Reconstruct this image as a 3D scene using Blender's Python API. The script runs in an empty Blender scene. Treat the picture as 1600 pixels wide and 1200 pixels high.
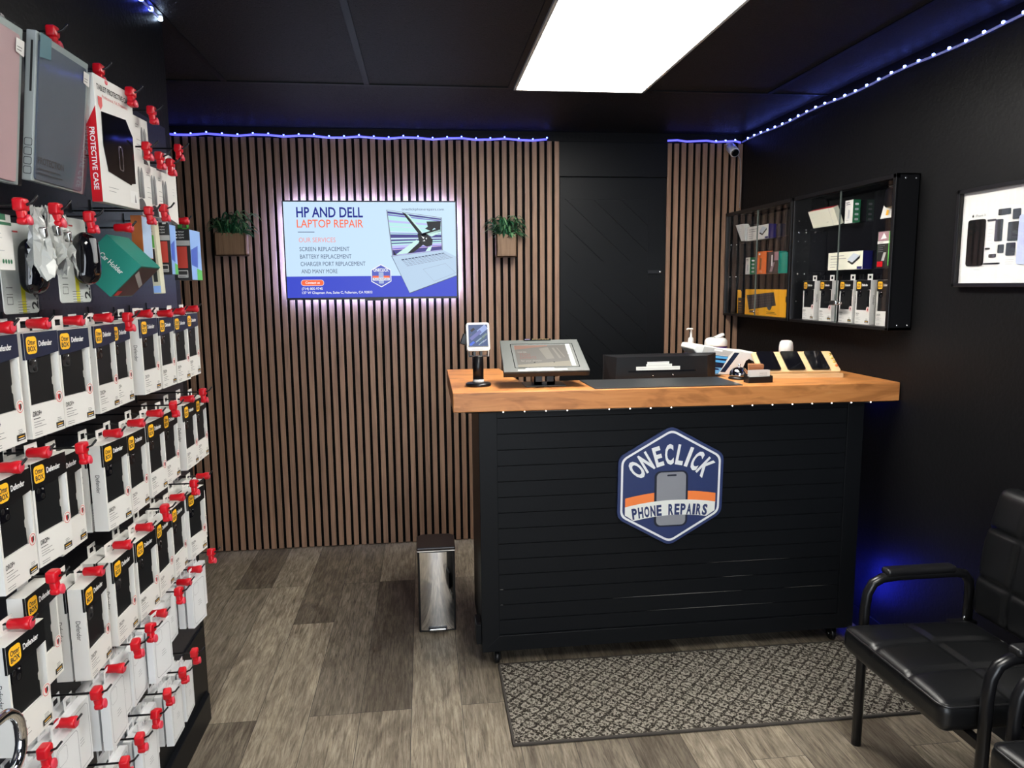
import bpy, math, random
from mathutils import Vector, Matrix
from math import sin, cos, pi, radians as RAD
random.seed(7)
SC = bpy.context.scene
COL = SC.collection

# ---------------------------------------------------------------- camera, world, lights, exposure
cam_d = bpy.data.cameras.new('camera'); cam = bpy.data.objects.new('camera', cam_d); COL.objects.link(cam)
CR = Vector((0.99271629, -0.12009632, -0.00955197)); CU = Vector((0.02547002, 0.13171833, 0.99095992)); CF = Vector((0.11775247, 0.98398534, -0.13381778))
cam.matrix_world = Matrix(((CR.x, CU.x, -CF.x, 0.0), (CR.y, CU.y, -CF.y, -4.38894), (CR.z, CU.z, -CF.z, 1.56419), (0, 0, 0, 1)))
cam_d.sensor_fit = 'HORIZONTAL'; cam_d.sensor_width = 36.0; cam_d.lens = 1140.4165 / 1600 * 36.0
cam_d.clip_start = 0.05
SC.camera = cam
SC.view_settings.view_transform = 'Standard'; SC.view_settings.look = 'None'
SC.view_settings.gamma = 1.0; SC.view_settings.use_curve_mapping = False
SC.view_settings.exposure = 0.0
SC.cycles.use_denoising = True
SC.cycles.max_bounces = 8
SC.cycles.sample_clamp_indirect = 6.0
w = bpy.data.worlds.new('world'); SC.world = w; w.use_nodes = True
w.node_tree.nodes['Background'].inputs[0].default_value = (0.55, 0.7, 1.0, 1); w.node_tree.nodes['Background'].inputs[1].default_value = 0.6
TROFFER = 30.0          # ceiling light diffusers
DAY = 110.0              # daylight through the shop window behind the viewer
LED_B = 45.0            # blue strip diodes
XR, HC, HS = 1.9483, 2.457, 2.40
def area(name, loc, rot, sx, sy, power, colr):
    d = bpy.data.lights.new(name, 'AREA'); d.shape = 'RECTANGLE'; d.size = sx; d.size_y = sy; d.energy = power; d.color = colr
    o = bpy.data.objects.new(name, d); COL.objects.link(o); o.location = loc; o.rotation_euler = rot; return o
area('window_daylight', (-0.1, -6.28, 1.25), (RAD(90), 0, 0), 2.3, 2.0, DAY, (0.86, 0.93, 1.0))

# ---------------------------------------------------------------- materials
MATS = {}
def nt(m):
    m.use_nodes = True; return m.node_tree.nodes, m.node_tree.links, m.node_tree.nodes['Principled BSDF']
def M(name, col=(0.8, 0.8, 0.8), rough=0.5, metal=0.0, spec=0.5, emit=None, es=1.0, coat=0.0, bump=0.0, bscale=200.0, var=0.0):
    if name in MATS: return MATS[name]
    m = bpy.data.materials.new(name); MATS[name] = m
    N, L, b = nt(m)
    b.inputs['Base Color'].default_value = (*col, 1); b.inputs['Roughness'].default_value = rough
    b.inputs['Metallic'].default_value = metal; b.inputs['Specular IOR Level'].default_value = spec
    b.inputs['Coat Weight'].default_value = coat
    if emit:
        b.inputs['Emission Color'].default_value = (*emit, 1); b.inputs['Emission Strength'].default_value = es
    if bump or var:
        tc = N.new('ShaderNodeTexCoord'); no = N.new('ShaderNodeTexNoise'); no.inputs['Scale'].default_value = bscale; no.inputs['Detail'].default_value = 4
        L.new(tc.outputs['Object'], no.inputs['Vector'])
        if bump:
            bp = N.new('ShaderNodeBump'); bp.inputs['Strength'].default_value = bump; bp.inputs['Distance'].default_value = 0.004
            L.new(no.outputs['Fac'], bp.inputs['Height']); L.new(bp.outputs['Normal'], b.inputs['Normal'])
        if var:
            mx = N.new('ShaderNodeMix'); mx.data_type = 'RGBA'
            mx.inputs[6].default_value = (*[c * (1 - var) for c in col], 1); mx.inputs[7].default_value = (*[min(1, c * (1 + var)) for c in col], 1)
            L.new(no.outputs['Fac'], mx.inputs[0]); L.new(mx.outputs[2], b.inputs['Base Color'])
    return m
def ramp(N, stops):
    r = N.new('ShaderNodeValToRGB'); e = r.color_ramp.elements
    while len(e) < len(stops): e.new(0.5)
    for k, (p, c) in enumerate(stops):
        e[k].position = p; e[k].color = (*c, 1)
    return r
def mapping(N, L, scale=(1, 1, 1), rot=(0, 0, 0), out='Object'):
    tc = N.new('ShaderNodeTexCoord'); mp = N.new('ShaderNodeMapping'); mp.inputs['Scale'].default_value = scale; mp.inputs['Rotation'].default_value = rot
    L.new(tc.outputs[out], mp.inputs['Vector']); return mp
def mat_wood(name, dark, mid, light, scale, rough=0.45, island=0.0, knots=False):
    m = bpy.data.materials.new(name); MATS[name] = m; N, L, b = nt(m)
    mp = mapping(N, L, scale)
    vec = mp.outputs['Vector']
    if island:
        g = N.new('ShaderNodeNewGeometry'); va = N.new('ShaderNodeVectorMath'); va.operation = 'MULTIPLY_ADD'
        L.new(g.outputs['Random Per Island'], va.inputs[0]); va.inputs[1].default_value = (37, 19, 53); L.new(vec, va.inputs[2]); vec = va.outputs[0]
    n1 = N.new('ShaderNodeTexNoise'); n1.inputs['Scale'].default_value = 1.0; n1.inputs['Detail'].default_value = 7; n1.inputs['Roughness'].default_value = 0.62; n1.inputs['Distortion'].default_value = 1.2
    L.new(vec, n1.inputs['Vector'])
    r = ramp(N, [(0.25, dark), (0.5, mid), (0.75, light)]); L.new(n1.outputs['Fac'], r.inputs['Fac'])
    colr = r.outputs['Color']
    if knots:
        tc = N.new('ShaderNodeTexCoord'); mp2 = N.new('ShaderNodeMapping'); mp2.inputs['Scale'].default_value = (2.6, 9, 9); L.new(tc.outputs['Object'], mp2.inputs['Vector'])
        n2 = N.new('ShaderNodeTexNoise'); n2.inputs['Scale'].default_value = 1.0; n2.inputs['Detail'].default_value = 3; n2.inputs['Distortion'].default_value = 2.5
        L.new(mp2.outputs['Vector'], n2.inputs['Vector'])
        r2 = ramp(N, [(0.36, (0.45, 0.36, 0.28)), (0.5, (1, 1, 1)), (0.66, (1, 1, 1)), (0.74, (1.0, 1.25, 1.4))]); L.new(n2.outputs['Fac'], r2.inputs['Fac'])
        mu = N.new('ShaderNodeMix'); mu.data_type = 'RGBA'; mu.blend_type = 'MULTIPLY'; mu.inputs[0].default_value = 0.55
        L.new(colr, mu.inputs[6]); L.new(r2.outputs['Color'], mu.inputs[7]); colr = mu.outputs[2]
    if island:
        hv = N.new('ShaderNodeHueSaturation'); mr = N.new('ShaderNodeMapRange'); mr.inputs['To Min'].default_value = 1 - island; mr.inputs['To Max'].default_value = 1 + island
        L.new(g.outputs['Random Per Island'], mr.inputs['Value']); L.new(mr.outputs[0], hv.inputs['Value']); L.new(colr, hv.inputs['Color']); colr = hv.outputs['Color']
    L.new(colr, b.inputs['Base Color']); b.inputs['Roughness'].default_value = rough
    bp = N.new('ShaderNodeBump'); bp.inputs['Strength'].default_value = 0.15; bp.inputs['Distance'].default_value = 0.002
    L.new(n1.outputs['Fac'], bp.inputs['Height']); L.new(bp.outputs['Normal'], b.inputs['Normal'])
    return m
def mat_floor():
    m = bpy.data.materials.new('grey_oak_planks'); N, L, b = nt(m)
    tc = N.new('ShaderNodeTexCoord'); sx = N.new('ShaderNodeSeparateXYZ'); L.new(tc.outputs['Object'], sx.inputs[0])
    ad = N.new('ShaderNodeMath'); ad.operation = 'ADD'; ad.inputs[1].default_value = 0.0816 + 0.187 * 30; L.new(sx.outputs['X'], ad.inputs[0])
    ay = N.new('ShaderNodeMath'); ay.operation = 'ADD'; ay.inputs[1].default_value = 20.12; L.new(sx.outputs['Y'], ay.inputs[0])
    cb = N.new('ShaderNodeCombineXYZ'); L.new(ay.outputs[0], cb.inputs['X']); L.new(ad.outputs[0], cb.inputs['Y'])
    br = N.new('ShaderNodeTexBrick'); br.offset = 0.37; br.offset_frequency = 3; br.squash = 1.0
    for k, v in (('Scale', 1.0), ('Mortar Size', 0.0011), ('Mortar Smooth', 0.2), ('Brick Width', 1.22), ('Row Height', 0.187), ('Bias', 0.0)): br.inputs[k].default_value = v
    br.inputs['Color1'].default_value = (0, 0, 0, 1); br.inputs['Color2'].default_value = (1, 1, 1, 1); br.inputs['Mortar'].default_value = (0.5, 0.5, 0.5, 1)
    L.new(cb.outputs[0], br.inputs['Vector'])
    va = N.new('ShaderNodeVectorMath'); va.operation = 'MULTIPLY_ADD'; L.new(br.outputs['Color'], va.inputs[0]); va.inputs[1].default_value = (23, 41, 17); L.new(tc.outputs['Object'], va.inputs[2])
    def noise(scale, det, dist, rough=0.6):
        mp = N.new('ShaderNodeMapping'); mp.inputs['Scale'].default_value = scale; L.new(va.outputs[0], mp.inputs['Vector'])
        n = N.new('ShaderNodeTexNoise'); n.inputs['Scale'].default_value = 1; n.inputs['Detail'].default_value = det; n.inputs['Distortion'].default_value = dist; n.inputs['Roughness'].default_value = rough
        L.new(mp.outputs[0], n.inputs['Vector']); return n
    n1 = noise((110, 8.5, 1), 7, 0.9, 0.68); n2 = noise((9, 2.2, 1), 4, 2.2)
    r1 = ramp(N, [(0.28, (0.075, 0.059, 0.043)), (0.47, (0.21, 0.178, 0.138)), (0.56, (0.28, 0.243, 0.194)), (0.72, (0.37, 0.33, 0.27))]); L.new(n1.outputs['Fac'], r1.inputs['Fac'])
    r2 = ramp(N, [(0.25, (0.5, 0.47, 0.45)), (0.5, (0.9, 0.9, 0.9)), (0.7, (1.2, 1.2, 1.18))]); L.new(n2.outputs['Fac'], r2.inputs['Fac'])
    mu = N.new('ShaderNodeMix'); mu.data_type = 'RGBA'; mu.blend_type = 'MULTIPLY'; mu.inputs[0].default_value = 1; L.new(r1.outputs['Color'], mu.inputs[6]); L.new(r2.outputs['Color'], mu.inputs[7])
    r3 = ramp(N, [(0.0, (0.42, 0.39, 0.36)), (0.5, (0.82, 0.80, 0.77)), (1.0, (1.25, 1.22, 1.15))]); L.new(br.outputs['Color'], r3.inputs['Fac'])
    mu2 = N.new('ShaderNodeMix'); mu2.data_type = 'RGBA'; mu2.blend_type = 'MULTIPLY'; mu2.inputs[0].default_value = 1; L.new(mu.outputs[2], mu2.inputs[6]); L.new(r3.outputs['Color'], mu2.inputs[7])
    mo = N.new('ShaderNodeMix'); mo.data_type = 'RGBA'; L.new(br.outputs['Fac'], mo.inputs[0]); L.new(mu2.outputs[2], mo.inputs[6]); mo.inputs[7].default_value = (0.03, 0.026, 0.022, 1)
    L.new(mo.outputs[2], b.inputs['Base Color']); b.inputs['Roughness'].default_value = 0.5; b.inputs['Specular IOR Level'].default_value = 0.35
    bp = N.new('ShaderNodeBump'); bp.inputs['Strength'].default_value = 0.2; bp.inputs['Distance'].default_value = 0.002; L.new(n1.outputs['Fac'], bp.inputs['Height']); L.new(bp.outputs['Normal'], b.inputs['Normal'])
    return m
def mat_rug():
    m = bpy.data.materials.new('woven_rug'); N, L, b = nt(m)
    tc = N.new('ShaderNodeTexCoord')
    nz = N.new('ShaderNodeTexNoise'); nz.inputs['Scale'].default_value = 70; nz.inputs['Detail'].default_value = 2; L.new(tc.outputs['Object'], nz.inputs['Vector'])
    va = N.new('ShaderNodeVectorMath'); va.operation = 'MULTIPLY_ADD'; L.new(nz.outputs['Color'], va.inputs[0]); va.inputs[1].default_value = (0.03, 0.03, 0); L.new(tc.outputs['Object'], va.inputs[2])
    sx = N.new('ShaderNodeSeparateXYZ'); L.new(va.outputs[0], sx.inputs[0])
    def math_(op, a, c=None):
        k = N.new('ShaderNodeMath'); k.operation = op
        for i, q in enumerate((a, c)):
            if q is None: continue
            if isinstance(q, (int, float)): k.inputs[i].default_value = q
            else: L.new(q, k.inputs[i])
        return k.outputs[0]
    fx = math_('PINGPONG', math_('MULTIPLY', sx.outputs['X'], 34.0), 1.0); fy = math_('PINGPONG', math_('MULTIPLY', sx.outputs['Y'], 34.0), 1.0)
    dia = math_('PINGPONG', math_('MULTIPLY', math_('ADD', fx, fy), 2.0), 1.0)
    n3 = N.new('ShaderNodeTexNoise'); n3.inputs['Scale'].default_value = 170; n3.inputs['Detail'].default_value = 2; L.new(tc.outputs['Object'], n3.inputs['Vector'])
    mixv = math_('ADD', math_('MULTIPLY', dia, 0.30), math_('MULTIPLY', n3.outputs['Fac'], 1.0))
    r = ramp(N, [(0.50, (0.018, 0.015, 0.012)), (0.62, (0.07, 0.061, 0.05)), (0.78, (0.30, 0.275, 0.235))]); L.new(mixv, r.inputs['Fac'])
    L.new(r.outputs['Color'], b.inputs['Base Color']); b.inputs['Roughness'].default_value = 0.95; b.inputs['Specular IOR Level'].default_value = 0.1
    bp = N.new('ShaderNodeBump'); bp.inputs['Strength'].default_value = 0.8; bp.inputs['Distance'].default_value = 0.006; L.new(mixv, bp.inputs['Height']); L.new(bp.outputs['Normal'], b.inputs['Normal'])
    return m
def mat_glass(name, tint=(1, 1, 1), ior=1.5, rough=0.0, gl=1.0):
    m = bpy.data.materials.new(name); MATS[name] = m; N, L, b = nt(m); N.remove(b)
    out = N['Material Output']; t = N.new('ShaderNodeBsdfTransparent'); t.inputs[0].default_value = (*tint, 1); g = N.new('ShaderNodeBsdfGlossy'); g.inputs['Roughness'].default_value = rough
    g.inputs['Color'].default_value = (gl, gl, gl, 1)
    f = N.new('ShaderNodeFresnel'); f.inputs['IOR'].default_value = ior; mx = N.new('ShaderNodeMixShader'); ge = N.new('ShaderNodeNewGeometry'); iv = N.new('ShaderNodeMath'); iv.operation = 'SUBTRACT'; iv.inputs[0].default_value = 1; L.new(ge.outputs['Backfacing'], iv.inputs[1]); fm = N.new('ShaderNodeMath'); fm.operation = 'MULTIPLY'; L.new(f.outputs[0], fm.inputs[0]); L.new(iv.outputs[0], fm.inputs[1]); L.new(fm.outputs[0], mx.inputs[0]); L.new(t.outputs[0], mx.inputs[1]); L.new(g.outputs[0], mx.inputs[2]); L.new(mx.outputs[0], out.inputs['Surface'])
    return m
def mat_peg():
    m = bpy.data.materials.new('black_pegboard_glow_tint'); N, L, b = nt(m)
    tc = N.new('ShaderNodeTexCoord'); vm = N.new('ShaderNodeVectorMath'); vm.operation = 'MODULO'; vm.inputs[1].default_value = (0.0254, 0.0254, 0.0254)
    ab = N.new('ShaderNodeVectorMath'); ab.operation = 'ADD'; ab.inputs[1].default_value = (10.0, 10.0, 10.0); L.new(tc.outputs['Object'], ab.inputs[0]); L.new(ab.outputs[0], vm.inputs[0])
    sb = N.new('ShaderNodeVectorMath'); sb.operation = 'SUBTRACT'; sb.inputs[1].default_value = (0, 0.0127, 0.0127); L.new(vm.outputs[0], sb.inputs[0])
    ml = N.new('ShaderNodeVectorMath'); ml.operation = 'MULTIPLY'; ml.inputs[1].default_value = (0, 1, 1); L.new(sb.outputs[0], ml.inputs[0])
    ln = N.new('ShaderNodeVectorMath'); ln.operation = 'LENGTH'; L.new(ml.outputs[0], ln.inputs[0])
    lt = N.new('ShaderNodeMath'); lt.operation = 'LESS_THAN'; lt.inputs[1].default_value = 0.0036; L.new(ln.outputs['Value'], lt.inputs[0])
    mx = N.new('ShaderNodeMix'); mx.data_type = 'RGBA'; mx.inputs[6].default_value = (0.012, 0.014, 0.022, 1); mx.inputs[7].default_value = (0.002, 0.002, 0.002, 1); L.new(lt.outputs[0], mx.inputs[0]); L.new(mx.outputs[2], b.inputs['Base Color'])  # black board; blue LED glow is tinted into its base colour
    b.inputs['Roughness'].default_value = 0.35
    return m
def mat_tile():
    m = bpy.data.materials.new('black_fissured_tile'); N, L, b = nt(m)
    b.inputs['Base Color'].default_value = (0.010, 0.010, 0.013, 1); b.inputs['Specular IOR Level'].default_value = 0.25; b.inputs['Roughness'].default_value = 0.55
    mp = mapping(N, L, (1, 1.0, 1)); v = N.new('ShaderNodeTexNoise'); v.inputs['Scale'].default_value = 85; v.inputs['Detail'].default_value = 2; v.inputs['Distortion'].default_value = 1.5; L.new(mp.outputs[0], v.inputs['Vector'])
    r = ramp(N, [(0.38, (0, 0, 0)), (0.46, (1, 1, 1))]); L.new(v.outputs['Fac'], r.inputs['Fac'])
    bp = N.new('ShaderNodeBump'); bp.inputs['Strength'].default_value = 0.7; bp.inputs['Distance'].default_value = 0.006; L.new(r.outputs['Color'], bp.inputs['Height']); L.new(bp.outputs['Normal'], b.inputs['Normal'])
    return m
FLOOR = mat_floor(); RUG = mat_rug(); PEG = mat_peg(); TILE = mat_tile()
SLAT = mat_wood('walnut_slat', (0.15, 0.085, 0.05), (0.25, 0.145, 0.09), (0.33, 0.20, 0.13), (55, 55, 2.2), 0.55, island=0.12)
PINE = mat_wood('stained_pine', (0.42, 0.155, 0.042), (0.54, 0.215, 0.062), (0.62, 0.27, 0.09), (3.0, 40, 40), 0.42, knots=True)
PLANTWOOD = mat_wood('planter_wood', (0.10, 0.055, 0.028), (0.19, 0.11, 0.06), (0.27, 0.165, 0.095), (110, 60, 3), 0.6)
BAMBOO = mat_wood('bamboo', (0.62, 0.40, 0.20), (0.72, 0.49, 0.26), (0.78, 0.56, 0.32), (4, 60, 60), 0.4)
GLASS = mat_glass('clear_glass'); CLEAR = mat_glass('clear_plastic', (0.93, 0.95, 0.95), 1.45, 0.08)
FILM = mat_glass('plastic_film', (0.80, 0.82, 0.83), 1.6, 0.2)
WALLP = M('black_wall_paint', (0.0060, 0.0060, 0.0066), 0.45, spec=0.13, bump=0.28, bscale=65)
FELT = M('black_felt', (0.003, 0.003, 0.003), 0.9, spec=0.1)
BLK = M('black_paint', (0.0048, 0.0056, 0.0070), 0.42, spec=0.16); BLKM = M('black_metal', (0.005, 0.005, 0.006), 0.28, spec=0.4)
BOARD = M('charcoal_board', (0.0046, 0.0055, 0.0070), 0.45, spec=0.16, bump=0.1, bscale=90)
BLKP = M('black_plastic', (0.007, 0.007, 0.008), 0.35, spec=0.4); BLKG = M('black_gloss', (0.004, 0.004, 0.006), 0.06, spec=0.6)
WHT = M('white_card', (0.70, 0.69, 0.66), 0.45); WHTB = M('white_box', (0.70, 0.71, 0.72), 0.4); WHTP = M('white_plastic', (0.75, 0.75, 0.73), 0.3)
GREYC = M('grey_card', (0.42, 0.42, 0.41), 0.5); INK = M('black_ink', (0.02, 0.02, 0.02), 0.5); GINK = M('grey_ink', (0.25, 0.25, 0.25), 0.6); LINK = M('pale_ink', (0.45, 0.46, 0.48), 0.6)
HDRN = M('navy_header', (0.012, 0.017, 0.042), 0.4, spec=0.3); HDRB = M('black_header', (0.005, 0.0055, 0.0065), 0.4, spec=0.25); YEL = M('badge_yellow', (0.95, 0.50, 0.02), 0.45); WINK = M('white_ink', (0.8, 0.8, 0.8), 0.5)
REDP = M('red_plastic', (0.52, 0.006, 0.014), 0.28, spec=0.4); REDD = M('red_plastic_disc', (0.62, 0.04, 0.07), 0.4); REDI = M('red_ink', (0.6, 0.03, 0.03), 0.5)
CASE = M('case_black', (0.005, 0.006, 0.007), 0.5, spec=0.25); CHROME = M('chrome', (0.85, 0.85, 0.86), 0.07, 1.0); STEEL = M('brushed_steel', (0.72, 0.72, 0.71), 0.2, 1.0)
LEATH = M('black_leather', (0.0045, 0.0048, 0.0055), 0.34, spec=0.45, bump=0.12, bscale=420); PIPING = M('black_piping', (0.011, 0.011, 0.012), 0.3)
NAVY = M('sign_navy', (0.020, 0.036, 0.125), 0.45); SWHT = M('sign_white', (0.78, 0.80, 0.82), 0.45); SCRM = M('sign_cream', (0.78, 0.80, 0.76), 0.45); SORG = M('sign_orange', (0.90, 0.23, 0.055), 0.45); SGRY = M('sign_grey', (0.25, 0.26, 0.29), 0.45); SDRK = M('sign_dark', (0.008, 0.012, 0.03), 0.45)
TEAL = M('teal_card', (0.010, 0.22, 0.17), 0.4); ORG = M('orange_card', (0.75, 0.16, 0.03), 0.4); GRN = M('green_card', (0.005, 0.13, 0.05), 0.4); YELC = M('yellow_card', (0.85, 0.40, 0.015), 0.4)
PINK = M('pink_cover', (0.62, 0.38, 0.40), 0.5); SLATE = M('slate_cover', (0.075, 0.095, 0.135), 0.5); BLUEC = M('blue_card', (0.03, 0.08, 0.5), 0.35); LBLUE = M('light_blue_card', (0.25, 0.42, 0.8), 0.3); LGRN = M('bright_green_card', (0.1, 0.5, 0.08), 0.4)
NAVC = M('dark_navy_card', (0.006, 0.006, 0.09), 0.35); TAN = M('tan_card', (0.30, 0.11, 0.035), 0.5); LEAF = M('leaf_green', (0.012, 0.075, 0.03), 0.4, var=0.6, bscale=40); LEAFP = M('leaf_pale', (0.10, 0.22, 0.10), 0.45)
def EM(name, c, s=1.0): return M(name, (0, 0, 0), 0.4, spec=0.3, emit=c, es=s)

# ---------------------------------------------------------------- mesh helpers
class MB:
    def __init__(s): s.v = []; s.f = []; s.m = []; s.mats = []; s.sm = []
    def mi(s, m):
        if m not in s.mats: s.mats.append(m)
        return s.mats.index(m)
    def add(s, vs, fs, m, smooth=False, X=None):
        o = len(s.v); k = s.mi(m)
        for p in vs:
            p = Vector(p); s.v.append(X @ p if X else p)
        for f in fs: s.f.append([i + o for i in f]); s.m.append(k); s.sm.append(smooth)
        return s
    def box(s, x0, x1, y0, y1, z0, z1, m, X=None):
        return s.add([(x0, y0, z0), (x1, y0, z0), (x1, y1, z0), (x0, y1, z0), (x0, y0, z1), (x1, y0, z1), (x1, y1, z1), (x0, y1, z1)],
                     [(0, 3, 2, 1), (4, 5, 6, 7), (0, 1, 5, 4), (1, 2, 6, 5), (2, 3, 7, 6), (3, 0, 4, 7)], m, X=X)
    def quad(s, a, b, c, d, m, X=None): return s.add([a, b, c, d], [(0, 1, 2, 3)], m, X=X)
    def poly(s, pts, y, m, X=None):            # flat polygon in x-z at depth y, seen from -y
        return s.add([(p[0], y, p[1]) for p in pts], [tuple(range(len(pts)))], m, X=X)
    def prism(s, pts, y0, y1, m, X=None):      # x-z outline (counter-clockwise from -y), front at y0
        n = len(pts)
        return s.add([(p[0], y0, p[1]) for p in pts] + [(p[0], y1, p[1]) for p in pts],
                     [tuple(range(n)), tuple(range(2 * n - 1, n - 1, -1))] + [(i, i + n, (i + 1) % n + n, (i + 1) % n) for i in range(n)], m, X=X)
    def ring(s, outer, inner, y, m, X=None):
        n = len(outer)
        return s.add([(p[0], y, p[1]) for p in outer] + [(p[0], y, p[1]) for p in inner], [(i, (i + 1) % n, (i + 1) % n + n, i + n) for i in range(n)], m, X=X)
    def prismz(s, pts, z0, z1, m, X=None):
        n = len(pts)
        return s.add([(p[0], p[1], z0) for p in pts] + [(p[0], p[1], z1) for p in pts],
                     [tuple(range(n - 1, -1, -1)), tuple(range(n, 2 * n))] + [(i, (i + 1) % n, (i + 1) % n + n, i + n) for i in range(n)], m, X=X)
    def tube(s, path, r, m, n=10, closed=False, X=None, flat=1.0):
        P = [Vector(p) for p in path]; N_ = len(P); vs = []; fs = []
        ref = None
        for i, p in enumerate(P):
            if closed: t = (P[(i + 1) % N_] - P[i - 1]).normalized()
            else: t = (P[min(i + 1, N_ - 1)] - P[max(i - 1, 0)]).normalized()
            if ref is None: ref = t.orthogonal().normalized() if abs(t.z) > 0.9 else t.cross(Vector((0, 0, 1))).normalized()
            a = (ref - t * ref.dot(t)).normalized(); b_ = t.cross(a); ref = a
            rr = r[i] if isinstance(r, (list, tuple)) else r
            for k in range(n):
                q = 2 * pi * k / n; vs.append(p + a * (cos(q) * rr) + b_ * (sin(q) * rr * flat))
        for i in range(N_ if closed else N_ - 1):
            for k in range(n):
                j = (i + 1) % N_
                fs.append((i * n + k, i * n + (k + 1) % n, j * n + (k + 1) % n, j * n + k))
        if not closed: fs += [tuple(range(n - 1, -1, -1)), tuple(range((N_ - 1) * n, N_ * n))]
        return s.add(vs, fs, m, True, X)
    def lathe(s, prof, m, n=24, X=None):
        vs = []; fs = []; K = len(prof)
        for (r, z) in prof:
            for k in range(n): vs.append((r * cos(2 * pi * k / n), r * sin(2 * pi * k / n), z))
        for i in range(K - 1):
            for k in range(n): fs.append((i * n + k, i * n + (k + 1) % n, (i + 1) * n + (k + 1) % n, (i + 1) * n + k))
        fs += [tuple(range(n - 1, -1, -1)), tuple(range((K - 1) * n, K * n))]
        return s.add(vs, fs, m, True, X)
    def cyl(s, r, z0, z1, m, n=20, X=None): return s.lathe([(r * 0.92, z0), (r, z0 + min(0.001, (z1 - z0) * 0.2)), (r, z1 - min(0.001, (z1 - z0) * 0.2)), (r * 0.92, z1)], m, n, X)
    def rbox(s, size, r, m, n=6, X=None, fn=None):   # rounded box about the origin; fn moves points
        hx, hy, hz = [q / 2 for q in size]; idx = {}; vs = []; fs = []
        def pt(p):
            k = tuple(round(c, 5) for c in p)
            if k in idx: return idx[k]
            q = Vector((max(-hx + r, min(hx - r, p[0])), max(-hy + r, min(hy - r, p[1])), max(-hz + r, min(hz - r, p[2]))))
            d = Vector(p) - q; o = q + d.normalized() * r if d.length > 1e-9 else q
            if fn: o = Vector(fn(o))
            idx[k] = len(vs); vs.append(o); return idx[k]
        def ticks(h):
            a = [-h, -h + r * 0.3, -h + r * 0.65, -h + r]; inner = [-h + r + (2 * h - 2 * r) * k / n for k in range(1, n)]
            return a + inner + [h - r, h - r * 0.65, h - r * 0.3, h]
        T = (ticks(hx), ticks(hy), ticks(hz)); H = (hx, hy, hz)
        for ax in range(3):
            u, v = (ax + 1) % 3, (ax + 2) % 3
            for sg in (-1, 1):
                for i in range(len(T[u]) - 1):
                    for j in range(len(T[v]) - 1):
                        c = []
                        for (a, b_) in ((i, j), (i + 1, j), (i + 1, j + 1), (i, j + 1)):
                            p = [0, 0, 0]; p[ax] = sg * H[ax]; p[u] = T[u][a]; p[v] = T[v][b_]; c.append(pt(p))
                        fs.append(tuple(c if sg > 0 else c[::-1]))
        return s.add(vs, fs, m, True, X)
    def text(s, txt, x0, z0, h, y, m, w=None, bold=0.0, X=None, center=False):   # lettering in x-z facing -y; cap height h
        vs, fs, bw, x00 = glyphs(txt, bold); k = h / CAP; kx = k if w is None else w / bw
        off = x0 - (bw * kx / 2 if center else 0)
        return s.add([(off + (a - x00) * kx, y, z0 + b_ * k) for a, b_ in vs], fs, m, X=X)
    def mesh(s, name):
        me = bpy.data.meshes.new(name); me.from_pydata([tuple(p) for p in s.v], [], s.f)
        for m in s.mats: me.materials.append(m)
        me.polygons.foreach_set('material_index', s.m); me.polygons.foreach_set('use_smooth', s.sm); me.update(); return me
GC = {}
def glyphs(txt, bold):
    key = (txt, bold)
    if key in GC: return GC[key]
    c = bpy.data.curves.new('t', 'FONT'); c.body = txt; c.size = 1.0; c.resolution_u = 3; c.offset = bold
    o = bpy.data.objects.new('t', c); COL.objects.link(o)
    dg = bpy.context.evaluated_depsgraph_get(); e = o.evaluated_get(dg); me = e.to_mesh()
    vs = [(v.co.x, v.co.y) for v in me.vertices]; fs = [tuple(p.vertices) for p in me.polygons]; e.to_mesh_clear()
    bpy.data.objects.remove(o); bpy.data.curves.remove(c)
    xs = [a for a, _ in vs] or [0, 1]
    GC[key] = (vs, fs, max(xs) - min(xs), min(xs)); return GC[key]
CAP = 1.0
CAP = max(b for _, b in glyphs('H', 0)[0])
def rrect(x0, x1, z0, z1, r, n=4):
    o = []
    for cx, cz, a0 in ((x1 - r, z0 + r, -90), (x1 - r, z1 - r, 0), (x0 + r, z1 - r, 90), (x0 + r, z0 + r, 180)):
        for k in range(n + 1):
            a = RAD(a0 + 90 * k / n); o.append((cx + r * cos(a), cz + r * sin(a)))
    return o
def obj(name, mb, parent=None, bevel=0.0, seg=2, auto=True):
    me = mb if isinstance(mb, bpy.types.Mesh) else mb.mesh(name)
    o = bpy.data.objects.new(name, me); COL.objects.link(o)
    if parent: o.parent = parent
    if bevel:
        b = o.modifiers.new('bevel', 'BEVEL'); b.width = bevel; b.segments = seg; b.limit_method = 'ANGLE'; b.angle_limit = RAD(40)
    return o
def tag(o, label, cat, group=None):
    o['label'] = label; o['category'] = cat
    if group: o['group'] = group
    return o
def thing(name, label, cat, loc=(0, 0, 0), rot=(0, 0, 0), group=None):
    o = bpy.data.objects.new(name, None); COL.objects.link(o); o.location = loc; o.rotation_euler = rot; o.empty_display_size = 0.05
    return tag(o, label, cat, group)
def struct(name, mb, parent=None, bevel=0.0):
    o = obj(name, mb, parent, bevel)
    if not parent: o['kind'] = 'structure'
    return o
def dup(root, loc, rot, label, group=None):
    r = root.copy(); COL.objects.link(r); r.location = loc; r.rotation_euler = rot; r['label'] = label
    if group: r['group'] = group
    for ch in list(root.children):
        c = ch.copy(); COL.objects.link(c); c.parent = r
        for g in list(ch.children):
            d = g.copy(); COL.objects.link(d); d.parent = c
    return r
ORD = ['first', 'second', 'third', 'fourth', 'fifth', 'sixth', 'seventh', 'eighth', 'ninth', 'tenth', 'eleventh']
T = Matrix.Translation
def RX(a): return Matrix.Rotation(RAD(a), 4, 'X')
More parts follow.
